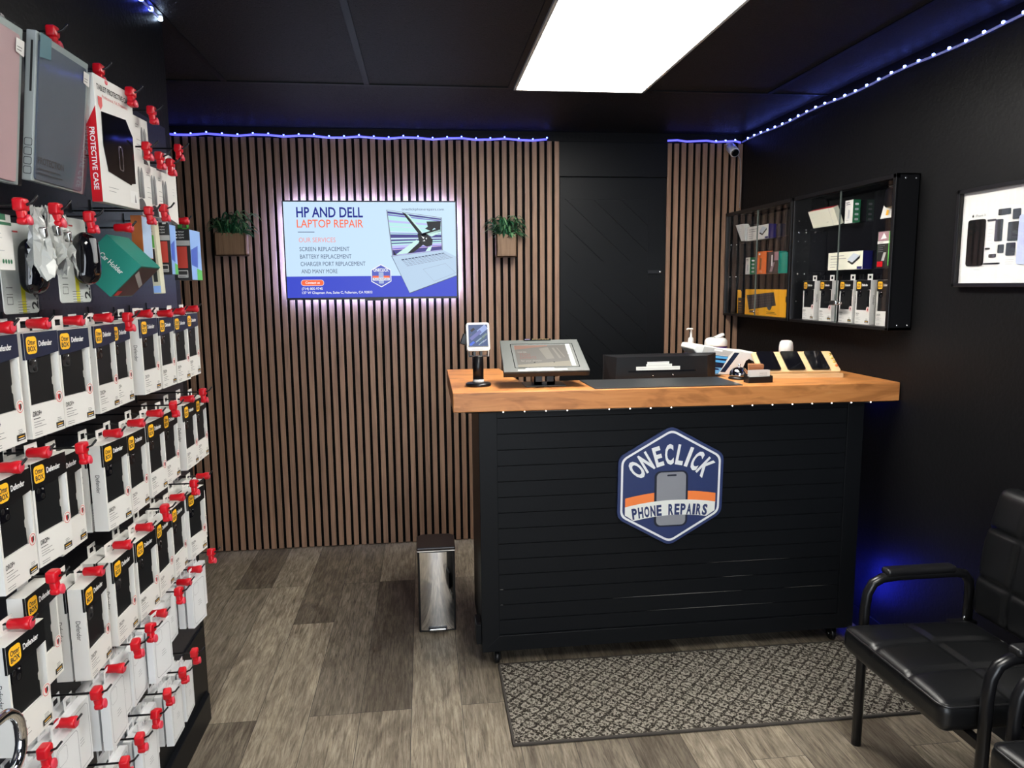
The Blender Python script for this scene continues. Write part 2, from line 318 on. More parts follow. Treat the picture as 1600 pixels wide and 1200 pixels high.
def RY(a): return Matrix.Rotation(RAD(a), 4, 'Y')
def RZ(a): return Matrix.Rotation(RAD(a), 4, 'Z')

# ---------------------------------------------------------------- room shell
YF = -6.2
struct('floor', MB().box(-2.4, 2.2, YF - 0.1, 0.15, -0.06, 0, FLOOR))
cl = struct('ceiling', MB().box(-2.4, 2.2, YF - 0.1, 0.15, HC, HC + 0.06, TILE))
g = MB()
for x in (-0.225 - 1.22 * 0.5, -0.225, 0.4185, 1.045, 1.655): g.box(x - 0.012, x + 0.012, YF, -0.935 if x < 0.3 or x > 1.1 else -0.93, HC - 0.004, HC + 0.01, BLK)
for y in (-0.94, -2.16, -3.38, -4.60, -5.82): g.box(-2.3, 1.95, y - 0.012, y + 0.012, HC - 0.0045, HC + 0.01, BLK)
obj('ceiling_grid', g, cl)
struct('wall_back', MB().box(-2.4, 2.2, 0.0, 0.12, 0, HC, WALLP))
struct('wall_right', MB().box(XR, XR + 0.12, YF, 0.0, 0, HC, WALLP))
struct('wall_left', MB().box(-0.98, -0.8405, YF, -1.70, 0, HC, WALLP))
struct('wall_far_left', MB().box(-2.4, -2.3, YF, 0.0, 0, HC, WALLP))
wf = MB()
wf.box(-2.4, -1.25, YF - 0.1, YF, 0, HC, WALLP); wf.box(1.05, 2.2, YF - 0.1, YF, 0, HC, WALLP); wf.box(-1.25, 1.05, YF - 0.1, YF, 2.25, HC, WALLP); wf.box(-1.25, 1.05, YF - 0.1, YF, 0, 0.25, WALLP)
struct('wall_front', wf)
fr = MB()
for x in (-1.25, -0.13, 0.99): fr.box(x, x + 0.06, YF - 0.07, YF - 0.03, 0.25, 2.25, BLKM)
fr.box(-1.25, 1.05, YF - 0.07, YF - 0.03, 2.19, 2.25, BLKM); fr.box(-1.25, 1.05, YF - 0.07, YF - 0.03, 0.25, 0.31, BLKM)
struct('window_1', fr)
# slatted wall cladding: felt sheet with walnut slats
def slats(name, x0, x1, pitch, wd, z0=0.004):
    m = MB(); m.box(x0 - 0.004, x1, -0.009, 0, z0, HS, FELT)
    x = x1
    while x > x0 + 0.01:
        m.box(max(x0, x - wd), x, -0.022, -0.009, z0 + random.uniform(0, 0.004), HS - random.uniform(0, 0.004), SLAT); x -= pitch
    return struct(name, m, bevel=0.0012)
slats('trim_1', -2.28, 0.815, 0.0444, 0.0275)
slats('trim_2', 1.4755, 1.944, 0.0444, 0.0275)
hd = MB(); hd.box(0.815, 1.4755, -0.020, 0, 2.20, HS, BLK)
struct('trim_3', hd, bevel=0.002)
# door with diagonal boards
dr = MB()
dr.box(0.822, 1.472, -0.010, 0, 0, 2.195, BLK)
for x0, x1, z0, z1 in ((0.822, 0.848, 0, 2.19), (1.362, 1.472, 0, 2.19), (0.848, 1.362, 2.07, 2.19), (0.848, 1.362, 1.576, 1.70), (0.848, 1.362, 0.0, 0.15)): dr.box(x0, x1, -0.016, -0.010, z0, z1, BLK)
def diag(xa, xb, z0, z1, step):
    k = -8
    while k < 12:
        c = z1 + k * step      # board upper edge: z = c - (x - xa)*0.92
        pts = [(xa, c), (xa, c - step + 0.007), (xb, c - step + 0.007 - (xb - xa) * 0.92), (xb, c - (xb - xa) * 0.92)]
        def clip(pts, s, lim):
            out = []
            for i in range(len(pts)):
                a, b_ = pts[i - 1], pts[i]; ia = (a[1] - lim) * s <= 0; ib = (b_[1] - lim) * s <= 0
                if ia != ib:
                    t = (lim - a[1]) / (b_[1] - a[1]); out.append((a[0] + (b_[0] - a[0]) * t, lim))
                if ib: out.append(b_)
            return out
        q = clip(clip(pts, 1, z1), -1, z0)
        if len(q) > 2: dr.prism(q, -0.0145, -0.010, BLK)
        k += 1
diag(0.848, 1.362, 1.70, 2.07, 0.155); diag(0.848, 1.362, 0.15, 1.576, 0.155)
door = struct('door_1', dr, bevel=0.001)
hn = MB(); hn.box(1.36, 1.437, -0.03, -0.016, 1.628, 1.648, BLKM); hn.rbox((0.014, 0.014, 0.014), 0.005, STEEL, 2, T((1.437, -0.03, 1.638)))
obj('door_latch', hn, door)
bs = MB(); bs.box(XR - 0.012, XR, YF, -0.02, 0, 0.09, BLK); struct('baseboard_right', bs, bevel=0.003)

# ---------------------------------------------------------------- ceiling lights
def troffer(x0, x1, y0, y1, label):
    t = thing('ceiling_light', label, 'ceiling light', ((x0 + x1) / 2, (y0 + y1) / 2, HC))
    a, b_ = (x1 - x0) / 2, (y1 - y0) / 2; f = MB()
    for q in ((-a, a, -b_, -b_ + 0.012), (-a, a, b_ - 0.012, b_), (-a, -a + 0.012, -b_, b_), (a - 0.012, a, -b_, b_)): f.box(q[0], q[1], q[2], q[3], -0.012, 0.0, WHTP)
    obj('frame', f, t)
    lens = bpy.data.materials.new('light_diffuser'); N, L, b = nt(lens)
    b.inputs['Base Color'].default_value = (0.8, 0.8, 0.78, 1); mp = mapping(N, L, (1, 1, 1)); wv = N.new('ShaderNodeTexWave'); wv.wave_type = 'BANDS'; wv.bands_direction = 'X'; wv.inputs['Scale'].default_value = 1.05; wv.inputs['Phase Offset'].default_value = 3.14
    L.new(mp.outputs[0], wv.inputs['Vector']); mr = N.new('ShaderNodeMapRange'); mr.inputs['To Min'].default_value = 0.86 * TROFFER; mr.inputs['To Max'].default_value = 1.1 * TROFFER; L.new(wv.outputs['Fac'], mr.inputs['Value'])
    b.inputs['Emission Color'].default_value = (1.0, 0.97, 0.90, 1); L.new(mr.outputs[0], b.inputs['Emission Strength'])
    obj('diffuser', MB().box(-a + 0.012, a - 0.012, -b_ + 0.012, b_ - 0.012, -0.008, -0.002, lens), t)
    return t
troffer(0.432, 1.042, -2.158, -0.938, 'bright white rectangular ceiling light above the counter')
troffer(0.432, 1.042, -4.60, -3.38, 'white rectangular ceiling light behind the viewer, over the shop entrance')

# ---------------------------------------------------------------- LED strips
TAPE = M('led_tape', (0.5, 0.52, 0.6), 0.4, emit=(0.12, 0.16, 0.9), es=0.25)
TAPEB = M('led_tape_lit', (0.3, 0.3, 0.6), 0.4, emit=(0.10, 0.10, 1.0), es=1.6)
DIO = EM('led_diode_blue', (0.12, 0.18, 1.0), LED_B); DIOW = EM('led_diode_white', (0.55, 0.72, 1.0), LED_B * 0.5); DIOL = EM('led_diode_dim', (0.08, 0.12, 1.0), LED_B * 0.35); DIOS = EM('led_diode_small', (1.0, 0.95, 0.85), 6.0)
def strip(label, path, diodes, r, size, tape, dio, cat='light strip'):
    t = thing('led_strip', label, cat, path[0]); X = T(-Vector(path[0])); tp = MB()
    tp.tube(path, r, tape, 6, X=X); obj('tape', tp, t)
    for p, d in diodes:
        obj('diode', MB().rbox((size, size, size), size * 0.3, d, 2, X @ T(p)), t)
    return t
rp = [(XR - 0.012, -0.03 - 0.084 * k, 2.408 + 0.004 * sin(k * 0.8)) for k in range(48)]
strip('blue-lit LED strip with bright dots along the top of the right wall', rp, [((p[0] - 0.004, p[1], p[2] + 0.004), DIOW if False else DIO) for p in rp[1:]], 0.0045, 0.009, TAPE, DIO)
bp_ = [(-1.5 + 0.083 * k, -0.030, HS + 0.008 + 0.005 * sin(k * 1.9) - (0.004 if k > 10 else 0)) for k in range(28)]
strip('blue glowing LED strip along the slat panelling top, above the television', bp_, [((p[0], p[1], p[2] + 0.008), DIOL) for p in bp_ if -1.42 < p[0] < 0.8], 0.006, 0.008, TAPEB, DIO)
bq = [(1.47 + 0.06 * k, -0.030, HS + 0.010 + 0.004 * sin(k * 2.1)) for k in range(8)] + [(1.925, -0.03, 2.405)]
strip('short blue LED strip above the narrow slat panel beside the door', bq, [((p[0], p[1], p[2] + 0.005), DIO) for p in (bq[5], bq[6], bq[7])], 0.006, 0.008, TAPEB, DIO)
lp = [(-0.832, -1.74 - 0.084 * k, 2.44) for k in range(30)]
strip('blue LED strip along the ceiling above the product pegboard', lp, [((p[0], p[1], p[2] + 0.002), DIOW if k == 0 else DIOL) for k, p in enumerate(lp)], 0.004, 0.014, TAPE, DIO)

# ---------------------------------------------------------------- television
def tv():
    W, H = 0.978, 0.556; t = thing('television', 'wall television showing a laptop repair advert on the slats', 'television', (-0.2855, -0.075, 1.493))
    c = MB(); c.prism(rrect(-W / 2, W / 2, 0, H, 0.006, 2), 0, 0.022, BLKP); c.box(-0.25, 0.25, 0.022, 0.05, 0.1, 0.4, BLKP); c.box(-0.05, 0.06, -0.001, 0.02, -0.008, 0.002, BLKP)
    obj('housing', c, t)
    bx, bz = 0.007, 0.007; X0, X1, Z0, Z1 = -W / 2 + bx, W / 2 - bx, 0.012, H - bz; w_, h_ = X1 - X0, Z1 - Z0
    def P(u, v): return (X0 + u * w_, Z1 - v * h_)
    s = MB(); ks = {}
    lay = [0.0]
    def E(n, c, k=1.0): return EM('screen_' + n, c, k)
    def pl(pts, m, layer): s.poly([P(*q) for q in pts][::-1], -0.0004 - 0.00012 * layer, m)
    bg = E('pale', (0.60, 0.80, 1.0), 1.0); bl = E('blue', (0.05, 0.075, 0.62), 1.0); nv = E('navy', (0.012, 0.018, 0.26), 1.0); og = E('orange', (1.0, 0.16, 0.06), 1.0); ck = E('coral', (0.95, 0.30, 0.27), 1.0); gy = E('slate', (0.06, 0.08, 0.16), 1.0); wh = E('white', (0.95, 0.97, 1.0), 1.0); sl = E('silver', (0.50, 0.66, 0.84), 1.0); dk = E('dark', (0.008, 0.008, 0.012), 1.0)
    pl([(0, 0), (1, 0), (1, 1), (0, 1)], bg, 0); pl([(0, 0.775), (1, 0.775), (1, 1), (0, 1)], bl, 1)
    def tx(st, u0, u1, v0, v1, m, bold=0.0, layer=3):
        a = P(u0, v1); b_ = P(u1, v0); s.text(st, a[0], a[1], b_[1] - a[1], -0.0004 - 0.00012 * layer, m, w=b_[0] - a[0], bold=bold)
    tx('HP AND DELL', 0.073, 0.455, 0.058, 0.158, nv, 0.02); tx('LAPTOP REPAIR', 0.073, 0.455, 0.185, 0.265, og, 0.006)
    pl([(0.077, 0.309), (0.172, 0.309), (0.172, 0.316), (0.077, 0.316)], gy, 2)
    tx('OUR SERVICES', 0.08, 0.291, 0.37, 0.418, ck); tx('SCREEN REPLACEMENT', 0.082, 0.37, 0.467, 0.51, gy); tx('BATTERY REPLACEMENT', 0.083, 0.38, 0.545, 0.588, gy)
    tx('CHARGER PORT REPLACEMENT', 0.084, 0.46, 0.622, 0.665, gy); tx('AND MANY MORE', 0.087, 0.295, 0.70, 0.742, gy)
    a, b_ = P(0.082, 0.875), P(0.214, 0.81); s.poly(rrect(a[0], b_[0], a[1], b_[1], 0.0155, 5), -0.0008, wh); s.poly(rrect(a[0] + 0.002, b_[0] - 0.002, a[1] + 0.002, b_[1] - 0.002, 0.0135, 5), -0.0009, og)
    tx('Contact us', 0.107, 0.19, 0.829, 0.853, wh, 0.02, 6); tx('(714) 805-9745', 0.085, 0.205, 0.892, 0.916, wh, 0.015); tx('137 W Chapman Ave, Suite C, Fullerton, CA 92832', 0.085, 0.495, 0.934, 0.958, wh, 0.015)
    tx('oneclickphonerepairs.com', 0.683, 0.932, 0.062, 0.086, gy, 0.0)
    # laptop
    S = [(0.595, 0.085), (0.915, 0.165), (0.917, 0.505), (0.622, 0.565)]
    pl([(0.617, 0.565), (0.92, 0.503), (1.0, 0.575), (1.0, 0.775), (0.715, 0.958)], sl, 4); pl([(0.5925, 0.08), (0.918, 0.16), (0.92, 0.507), (0.619, 0.57)], E('grey', (0.22, 0.25, 0.33)), 4)
    pl([(0.617, 0.565), (0.715, 0.958), (0.717, 0.962), (0.7125, 0.95), (0.612, 0.56)], gy, 5); pl([(0.715, 0.958), (1.0, 0.775), (1.0, 0.782), (0.716, 0.966)], gy, 5)
    def bil(u, v):
        a = [S[0][i] + (S[1][i] - S[0][i]) * u for i in (0, 1)]; b2 = [S[3][i] + (S[2][i] - S[3][i]) * u for i in (0, 1)]
        return (a[0] + (b2[0] - a[0]) * v, a[1] + (b2[1] - a[1]) * v)
    rd = random.Random(3); v = 0.0
    cs = [E('lav', (0.55, 0.55, 0.95)), E('violet', (0.22, 0.17, 0.62)), E('ice', (0.62, 0.85, 1.0)), E('pinkish', (0.85, 0.62, 0.9)), E('deep', (0.06, 0.05, 0.25)), E('lilac', (0.7, 0.7, 1.0)), E('mint', (0.5, 0.85, 0.85))]
    while v < 1.0:
        d = min(rd.uniform(0.012, 0.05), 1 - v); u0 = 0.0 if rd.random() < 0.7 else rd.uniform(0, 0.4)
        pl([bil(0.01, v), bil(0.99, v), bil(0.99, v + d), bil(0.01, v + d)], rd.choice(cs), 5); v += d
    for q in ([(0.28, 0.0), (0.36, 0.02), (0.62, 0.48), (0.56, 0.52)], [(0.72, 0.16), (0.99, 0.1), (0.98, 0.3), (0.9, 0.36), (0.86, 0.32), (0.8, 0.42), (0.68, 0.36), (0.74, 0.3)], [(0.53, 0.5), (0.7, 0.48), (0.82, 0.66), (0.8, 0.82), (0.7, 0.86), (0.55, 0.74)], [(0.98, 0.3), (0.98, 0.42), (0.62, 0.56), (0.6, 0.5)], [(0.02, 0.86), (0.06, 0.96), (0.1, 0.99), (0.03, 0.99)], [(0.56, 0.72), (0.62, 0.8), (0.42, 0.97), (0.28, 0.99)]): pl([bil(*k) for k in q], dk, 7)
    for q in ([(0.34, 0.02), (0.40, 0.04), (0.64, 0.46), (0.62, 0.48)], [(0.06, 0.98), (0.5, 0.66), (0.56, 0.7), (0.3, 0.98)], [(0.70, 0.5), (0.97, 0.36), (0.97, 0.46), (0.8, 0.58)], [(0.72, 0.88), (0.8, 0.84), (0.76, 0.98), (0.66, 0.98)]): pl([bil(*k) for k in q], E('mintpale', (0.62, 0.9, 0.86)), 7)
    for q in ([(0.6, 0.56), (0.66, 0.6), (0.64, 0.64)], [(0.68, 0.62), (0.71, 0.60), (0.70, 0.66)], [(0.62, 0.7), (0.66, 0.66), (0.67, 0.7)]): pl([bil(*k) for k in q], wh, 8)
    K = [(0.668, 0.60), (0.925, 0.53), (0.985, 0.588), (0.705, 0.68)]
    for r in range(5):
        for k in range(13):
            def kb(u, v2):
                a = [K[0][i] + (K[1][i] - K[0][i]) * u for i in (0, 1)]; b2 = [K[3][i] + (K[2][i] - K[3][i]) * u for i in (0, 1)]; return (a[0] + (b2[0] - a[0]) * v2, a[1] + (b2[1] - a[1]) * v2)
            pl([kb(k / 13 + 0.008, r / 5 + 0.03), kb((k + 1) / 13 - 0.008, r / 5 + 0.03), kb((k + 1) / 13 - 0.008, (r + 1) / 5 - 0.04), kb(k / 13 + 0.008, (r + 1) / 5 - 0.04)], E('key', (0.36, 0.46, 0.62)) if r > 0 else gy, 6)
    tp = [(0.80, 0.705), (0.935, 0.645), (0.995, 0.745), (0.865, 0.835)]
    for i in range(4):
        a, c2 = tp[i], tp[(i + 1) % 4]; pl([a, c2, (c2[0], c2[1] + 0.004), (a[0], a[1] + 0.004)], E('key', (0.36, 0.46, 0.62)), 6)
    # badge
    cx, cz = P(0.55, 0.773); R_ = 0.066
    hexa = [(cx + R_ * sx_ * 0.866, cz + R_ * sz_) for sx_, sz_ in ((0, -1), (1, -0.5), (1, 0.5), (0, 1), (-1, 0.5), (-1, -0.5))]
    def sc(k): return [(cx + (q[0] - cx) * k, cz + (q[1] - cz) * k) for q in hexa]
    s.poly(sc(1), -0.0013, wh); s.poly(sc(0.92), -0.0014, E('badge', (0.10, 0.13, 0.55)))
    s.poly([(cx - 0.048, cz - 0.012), (cx + 0.048, cz - 0.012), (cx + 0.048, cz), (cx - 0.048, cz)], -0.0015, og); s.poly(rrect(cx - 0.014, cx + 0.014, cz - 0.045, cz + 0.02, 0.004), -0.0016, E('grey2', (0.4, 0.5, 0.75))); s.poly([(cx - 0.048, cz - 0.027), (cx + 0.048, cz - 0.027), (cx + 0.048, cz - 0.012), (cx - 0.048, cz - 0.012)], -0.0017, wh)
    s.text('ONECLICK', cx, cz + 0.024, 0.017, -0.0018, wh, w=0.086, bold=0.03, center=True); s.text('PHONE REPAIRS', cx, cz - 0.0235, 0.008, -0.0019, nv, w=0.084, bold=0.02, center=True)
    obj('screen', s, t)
    lg = MB(); BACK = EM('backlight', (0.34, 0.44, 1.0), 330.0)
    for q in ((-0.44, 0.44, 0.515, 0.528), (-0.44, 0.44, 0.03, 0.043), (-0.462, -0.449, 0.03, 0.528), (0.449, 0.462, 0.03, 0.528)): lg.box(q[0], q[1], 0.0225, 0.026, q[2], q[3], BACK)
    obj('backlight_strip', lg, t)
tv()

# ---------------------------------------------------------------- planters on the slats
def planter(x0, x1, z0, z1, label, seed, spread):
    t = thing('wall_planter', label, 'plant', ((x0 + x1) / 2, -0.022, z0)); W = x1 - x0; H = z1 - z0; D = 0.085
    b_ = MB(); b_.box(-W / 2, W / 2, -D, -D + 0.008, 0, H, PLANTWOOD); b_.box(-W / 2, W / 2, -0.008, 0, 0, H, PLANTWOOD); b_.box(-W / 2, -W / 2 + 0.008, -D, 0, 0, H, PLANTWOOD); b_.box(W / 2 - 0.008, W / 2, -D, 0, 0, H, PLANTWOOD); b_.box(-W / 2, W / 2, -D, 0, 0, 0.008, PLANTWOOD); b_.box(-W / 2 + 0.008, W / 2 - 0.008, -D + 0.008, -0.008, 0.02, H - 0.015, FELT)
    obj('planter_box', b_, t, 0.0015)
    f = MB(); rd = random.Random(seed)
    for k in range(120):
        a = rd.uniform(-0.15, pi + 0.15) if rd.random() < 0.8 else rd.uniform(0, 2 * pi); ln = rd.uniform(0.09, 0.155) * spread; bx, by = rd.uniform(-W * 0.38, W * 0.38), -D / 2 + rd.uniform(-0.025, 0.02)
        dx, dy = cos(a), -abs(sin(a)) * 0.8 + rd.uniform(-0.2, 0.25); up = rd.uniform(0.4, 2.6); wd = rd.uniform(0.004, 0.0075); p = []; n_ = 6
        for i in range(n_ + 1):
            s_ = i / n_; r = ln * s_; zz = H - 0.012 + ln * (up * s_ - s_ * s_ * (up * 0.72 + 0.22)) * 1.15; p.append(Vector((bx + dx * r * 0.8, min(-0.004, by + dy * r * 0.5), zz)))
        sd = Vector((-dy, dx, 0.3)).normalized(); vs = []
        for i, q in enumerate(p):
            w2 = wd * (0.5 + 1.6 * (i / n_) * (1 - i / n_)) if i < n_ else 0.0004; vs += [q - sd * w2, q + Vector((0, 0, w2 * 0.5)), q + sd * w2]
        fs = []
        for i in range(n_): fs += [(i * 3, i * 3 + 1, i * 3 + 4, i * 3 + 3), (i * 3 + 1, i * 3 + 2, i * 3 + 5, i * 3 + 4)]
        f.add(vs, fs, LEAFP if rd.random() < 0.22 else LEAF, True)
    obj('foliage', f, t)
planter(0.4296, 0.5494, 1.729, 1.86, 'small wooden wall planter with green leaves between television and door', 4, 1.0)
planter(-1.143, -0.9765, 1.7435, 1.868, 'dark wall planter with trailing green leaves nearest the product pegboard', 9, 1.0)

# ---------------------------------------------------------------- security camera
t = thing('security_camera', 'small white security camera in the upper corner above slat panel', 'camera', (1.858, -0.025, 2.395))
b_ = MB(); b_.tube([(0, 0, 0), (0, -0.02, -0.01), (0.0, -0.04, -0.03)], 0.007, WHTP, 8); b_.cyl(0.022, 0, 0.01, WHTP, X=T((0, 0, -0.004)))
obj('mount', b_, t)
dvec = Vector((-0.02, -0.85, -0.52)); Q = dvec.to_track_quat('Z', 'Y').to_matrix().to_4x4()
X = T((0.0, -0.03, -0.03)) @ Q
obj('camera_body', MB().lathe([(0.022, -0.02), (0.028, -0.016), (0.028, 0.062), (0.0265, 0.066)], WHTP, 24, X), t)
obj('lens', MB().lathe([(0.0225, 0.064), (0.0225, 0.068), (0.014, 0.0695), (0.006, 0.067)], BLKG, 24, X), t)
tag(obj('camera_cable', MB().tube([(1.885, -0.03, 2.36), (1.925, -0.03, 2.31), (1.93, -0.028, 2.25), (1.938, -0.026, 2.19), (1.936, -0.026, 2.10), (1.932, -0.026, 2.02)], 0.0025, M('cable_grey', (0.3, 0.27, 0.24), 0.5), 6)), 'thin cable hanging from the corner security camera along the slats', 'cable')

# ---------------------------------------------------------------- counter, worktop, sign
t = thing('reception_counter', 'black plank-fronted reception counter on casters under the timber worktop', 'counter', (1.01, -1.575, 0))
X = T((-1.01, 1.575, 0))
BL_, BR_, BF, BB = 0.2036, 1.818, -1.575, -1.12
b_ = MB()
b_.box(BL_ + 0.001, BL_ + 0.02, BF + 0.012, BB, 0.085, 1.076, BLK, X); b_.box(BR_ - 0.02, BR_ - 0.001, BF + 0.012, BB, 0.085, 1.076, BLK, X); b_.box(BL_ + 0.02, BR_ - 0.02, BF + 0.02, BB, 0.085, 0.105, BLK, X)
b_.box(BL_ - 0.022, BL_, BF + 0.02, BF + 0.12, 0.10, 0.185, BLK, X)
b_.box(BL_ + 0.02, BR_ - 0.02, BF + 0.02, -0.95, 0.74, 0.76, BLK, X); b_.box(BL_ + 0.02, BR_ - 0.02, -1.25, BB, 1.056, 1.076, BLK, X)
obj('carcass', b_, t, 0.0015)
f = MB()
f.box(BL_, BL_ + 0.072, BF - 0.004, BF + 0.014, 0.075, 1.076, BLK, X); f.box(BR_ - 0.072, BR_, BF - 0.004, BF + 0.014, 0.075, 1.076, BLK, X)
f.prism([(BL_ + 0.001, 0.0765), (BR_ - 0.001, 0.0765), (BR_ - 0.072, 0.142), (BL_ + 0.072, 0.142)], BF - 0.0045, BF + 0.013, BLK, X)
obj('frame', f, t, 0.0015)
f = MB(); SCUF = M('scuffed_edge', (0.16, 0.155, 0.145), 0.6)
z = 0.142; k = 0
while z < 1.07:
    z1 = min(z + 0.0645, 1.076)
    f.box(BL_ + 0.072, BR_ - 0.072, BF + 0.003, BF + 0.013, z + 0.003, z1, BOARD, X); f.box(BL_ + 0.072, BR_ - 0.072, BF + 0.007, BF + 0.013, z, z + 0.003, FELT, X); z = z1
for (x0, x1, zz, h0, h1, dz) in ((0.75, 1.31, 0.2725, 0.0008, 0.0017, 0), (0.90, 1.45, 0.2085, 0.0006, 0.0014, 0), (1.15, 1.52, 0.4035, 0.0005, 0.001, 0), (1.22, 1.36, 0.338, 0.0005, 0.001, 0), (1.50, 1.70, 0.2725, 0.0005, 0.001, 0), (0.279, 0.295, 0.338, 0.001, 0.002, 0), (0.279, 0.292, 0.2725, 0.001, 0.002, 0)):
    f.poly([(x0, zz), (x0 + (x1 - x0) * 0.4, zz - h0), (x1, zz - h0 * 0.3), (x1, zz + h0 * 0.3), (x0 + (x1 - x0) * 0.6, zz + h1), (x0, zz + h0 * 0.4)], BF + 0.0022, SCUF, X)
obj('plank_front', f, t)
for cx, cy in ((BL_ + 0.065, BF + 0.045), (BR_ - 0.065, BF + 0.045), (BL_ + 0.065, BB - 0.05), (BR_ - 0.065, BB - 0.05)):
    c = MB(); Y = X @ T((cx, cy, 0)); c.box(-0.028, 0.028, -0.02, 0.02, 0.070, 0.075, STEEL, Y); c.box(-0.013, -0.010, -0.014, 0.022, 0.02, 0.071, BLKM, Y); c.box(0.010, 0.013, -0.014, 0.022, 0.02, 0.071, BLKM, Y)
    w_ = obj('caster', c, t); c2 = MB(); c2.cyl(0.027, -0.009, 0.009, BLKP, 20, Y @ T((0, 0.006, 0.027)) @ RY(90)); c2.cyl(0.008, -0.014, 0.014, STEEL, 12, Y @ T((0, 0.006, 0.027)) @ RY(90)); obj('caster_wheel', c2, w_)
wt = [(0.104, -1.588), (1.945, -1.618), (1.945, -0.72), (1.33, -0.72), (1.33, -1.30), (0.412, -1.30), (0.392, -1.10), (0.368, -0.77), (0.1073, -0.765)]
m = MB(); m.prismz([(a - 1.0, b + 1.6) for a, b in wt], 0, 0.077, PINE)
wk = obj('counter_worktop', m, None, 0.003); wk.location = (1.0, -1.6, 1.076); tag(wk, 'thick orange-stained timber worktop with cut-out, on the black counter', 'worktop')
up = [(x, -1.5855 - (x - 0.1) * 0.0163, 1.0735) for x in (0.15, 0.5, 0.9, 1.3, 1.6, 1.93)]
strip('strip of tiny lights under the front edge of the timber worktop', up, [((0.13 + 0.0845 * k, -1.5885 - (0.03 + 0.0845 * k) * 0.0163, 1.0738) , DIOS) for k in range(2, 21) if k not in (6, 11, 12)], 0.0022, 0.0042, BLKP, DIOS)
t2 = thing('led_strip', 'blue LED strip on the counter end, lighting the wall behind the armchair', 'light strip', (1.8185, -1.43, 0.215))
obj('tape', MB().box(0.0, 0.003, -0.012, 0.012, -0.09, 0.09, EM('led_blue_tape', (0.02, 0.03, 1.0), 120.0)), t2)
t2 = thing('led_strip', 'short blue LED strip under the right end of the timber worktop', 'light strip', (1.90, -1.45, 1.072))
obj('tape', MB().box(-0.05, 0.03, -0.05, 0.05, -0.003, 0.0, EM('led_blue_dim', (0.02, 0.03, 1.0), 6.0)), t2)
# hexagonal sign; flat drawing units: pixels of an 1100-unit tall badge
def sign():
    S = 1 / 2046.0; t = thing('hexagonal_sign', 'navy hexagonal shop sign with a grey phone, on the counter front', 'sign', (0.984, BF - 0.005, 0.746))
    def q(x, y): return ((x - 622) * S, (599 - y) * S)
    def hexa(k, r):
        c = [(622, 87), (1075, 338), (1068, 848), (615, 1112), (163, 858), (170, 342)]; c = [(619 + (x - 619) * k, 599 + (y - 599) * k) for x, y in c]; out = []
        for i in range(6):
            p0, p, p1 = Vector(c[i - 1]), Vector(c[i]), Vector(c[(i + 1) % 6]); a = p + (p0 - p).normalized() * r; b2 = p + (p1 - p).normalized() * r
            for j in range(6): s_ = j / 5; out.append(tuple(a * (1 - s_) ** 2 + p * 2 * s_ * (1 - s_) + b2 * s_ * s_))
        return [q(*k2) for k2 in out][::-1]
    obj('board', MB().prism(hexa(1.0, 55), -0.012, 0, NAVY), t, 0.001)
    rg = MB(); rg.ring(hexa(0.945, 50), hexa(0.905, 46), -0.0124, SWHT); obj('border', rg, t)
    e = MB()
    def arc(x0, x1, y0, ym, y1, n=12):
        return [(x0 + (x1 - x0) * i / n, (1 - i / n) ** 2 * y0 + 2 * (i / n) * (1 - i / n) * (2 * ym - (y0 + y1) / 2) + (i / n) ** 2 * y1) for i in range(n + 1)]
    def band(top, bot, y, m):
        vs = [(*q(*p),) for p in top] + [(*q(*p),) for p in bot]; n = len(top)
        e.add([(a, y, b2) for a, b2 in vs], [(i, i + 1, n + i + 1, n + i) for i in range(n - 1)][::1], m)
    band(arc(230, 1010, 688, 640, 672), arc(230, 1010, 770, 722, 752), -0.0125, SORG)
    ph = lambda x0, x1, y0, y1, r, y, m: e.poly(rrect(q(x0, 0)[0], q(x1, 0)[0], q(0, y1)[1], q(0, y0)[1], r * S, 5), y, m)
    ph(478, 768, 465, 946, 52, -0.0127, SDRK); ph(498, 750, 478, 933, 40, -0.0129, SGRY); ph(587, 668, 497, 512, 7, -0.0131, SDRK)
    band(arc(228, 1008, 762, 716, 746), [(228, 832), (262, 853)] + arc(303, 932, 884, 846, 868, 8) + [(972, 842), (1005, 822)], -0.0133, SCRM)
    obj('emblem', e, t)
    l = MB(); R_ = 420; cx, cy = 622, 748
    for ch, ang, kx in (('O', -44.5, 1.0), ('N', -30.8, 1.0), ('E', -16.0, 0.95), ('C', -2.8, 1.0), ('L', 10.2, 0.9), ('I', 20.6, 1.0), ('C', 31.0, 1.0), ('K', 44.6, 1.05)):
        px, pz = q(cx + R_ * sin(RAD(ang)), cy - R_ * cos(RAD(ang))); wl = {'O': 0.044, 'N': 0.042, 'E': 0.034, 'C': 0.036, 'L': 0.032, 'I': 0.015, 'K': 0.042}[ch]
        l.text(ch, 0, -0.037, 0.076, 0, SWHT, w=wl, bold=0.035, center=True, X=T((px, -0.0128, pz)) @ RY(ang))
    st = 'PHONE REPAIRS'; ws = {'I': 0.011, ' ': 0.02}; xs = 0; pos = []
    for ch in st: wl = ws.get(ch, 0.0215); pos.append(xs + wl / 2); xs += wl + 0.0052
    for ch, p in zip(st, pos):
        if ch == ' ': continue
        u = p / xs; X_ = 290 + (950 - 290) * u; yb = 800 + 32 * (u - 0.52) ** 2 * 4 * 0.7 - 6 * u + 2; sl = (u - 0.52) * 16
        px, pz = q(X_, yb); l.text(ch, 0, -0.020, 0.041, 0, NAVY, w=ws.get(ch, 0.0215), bold=0.045, center=True, X=T((px, -0.0136, pz)) @ RY(sl))
    obj('lettering', l, t)
sign()
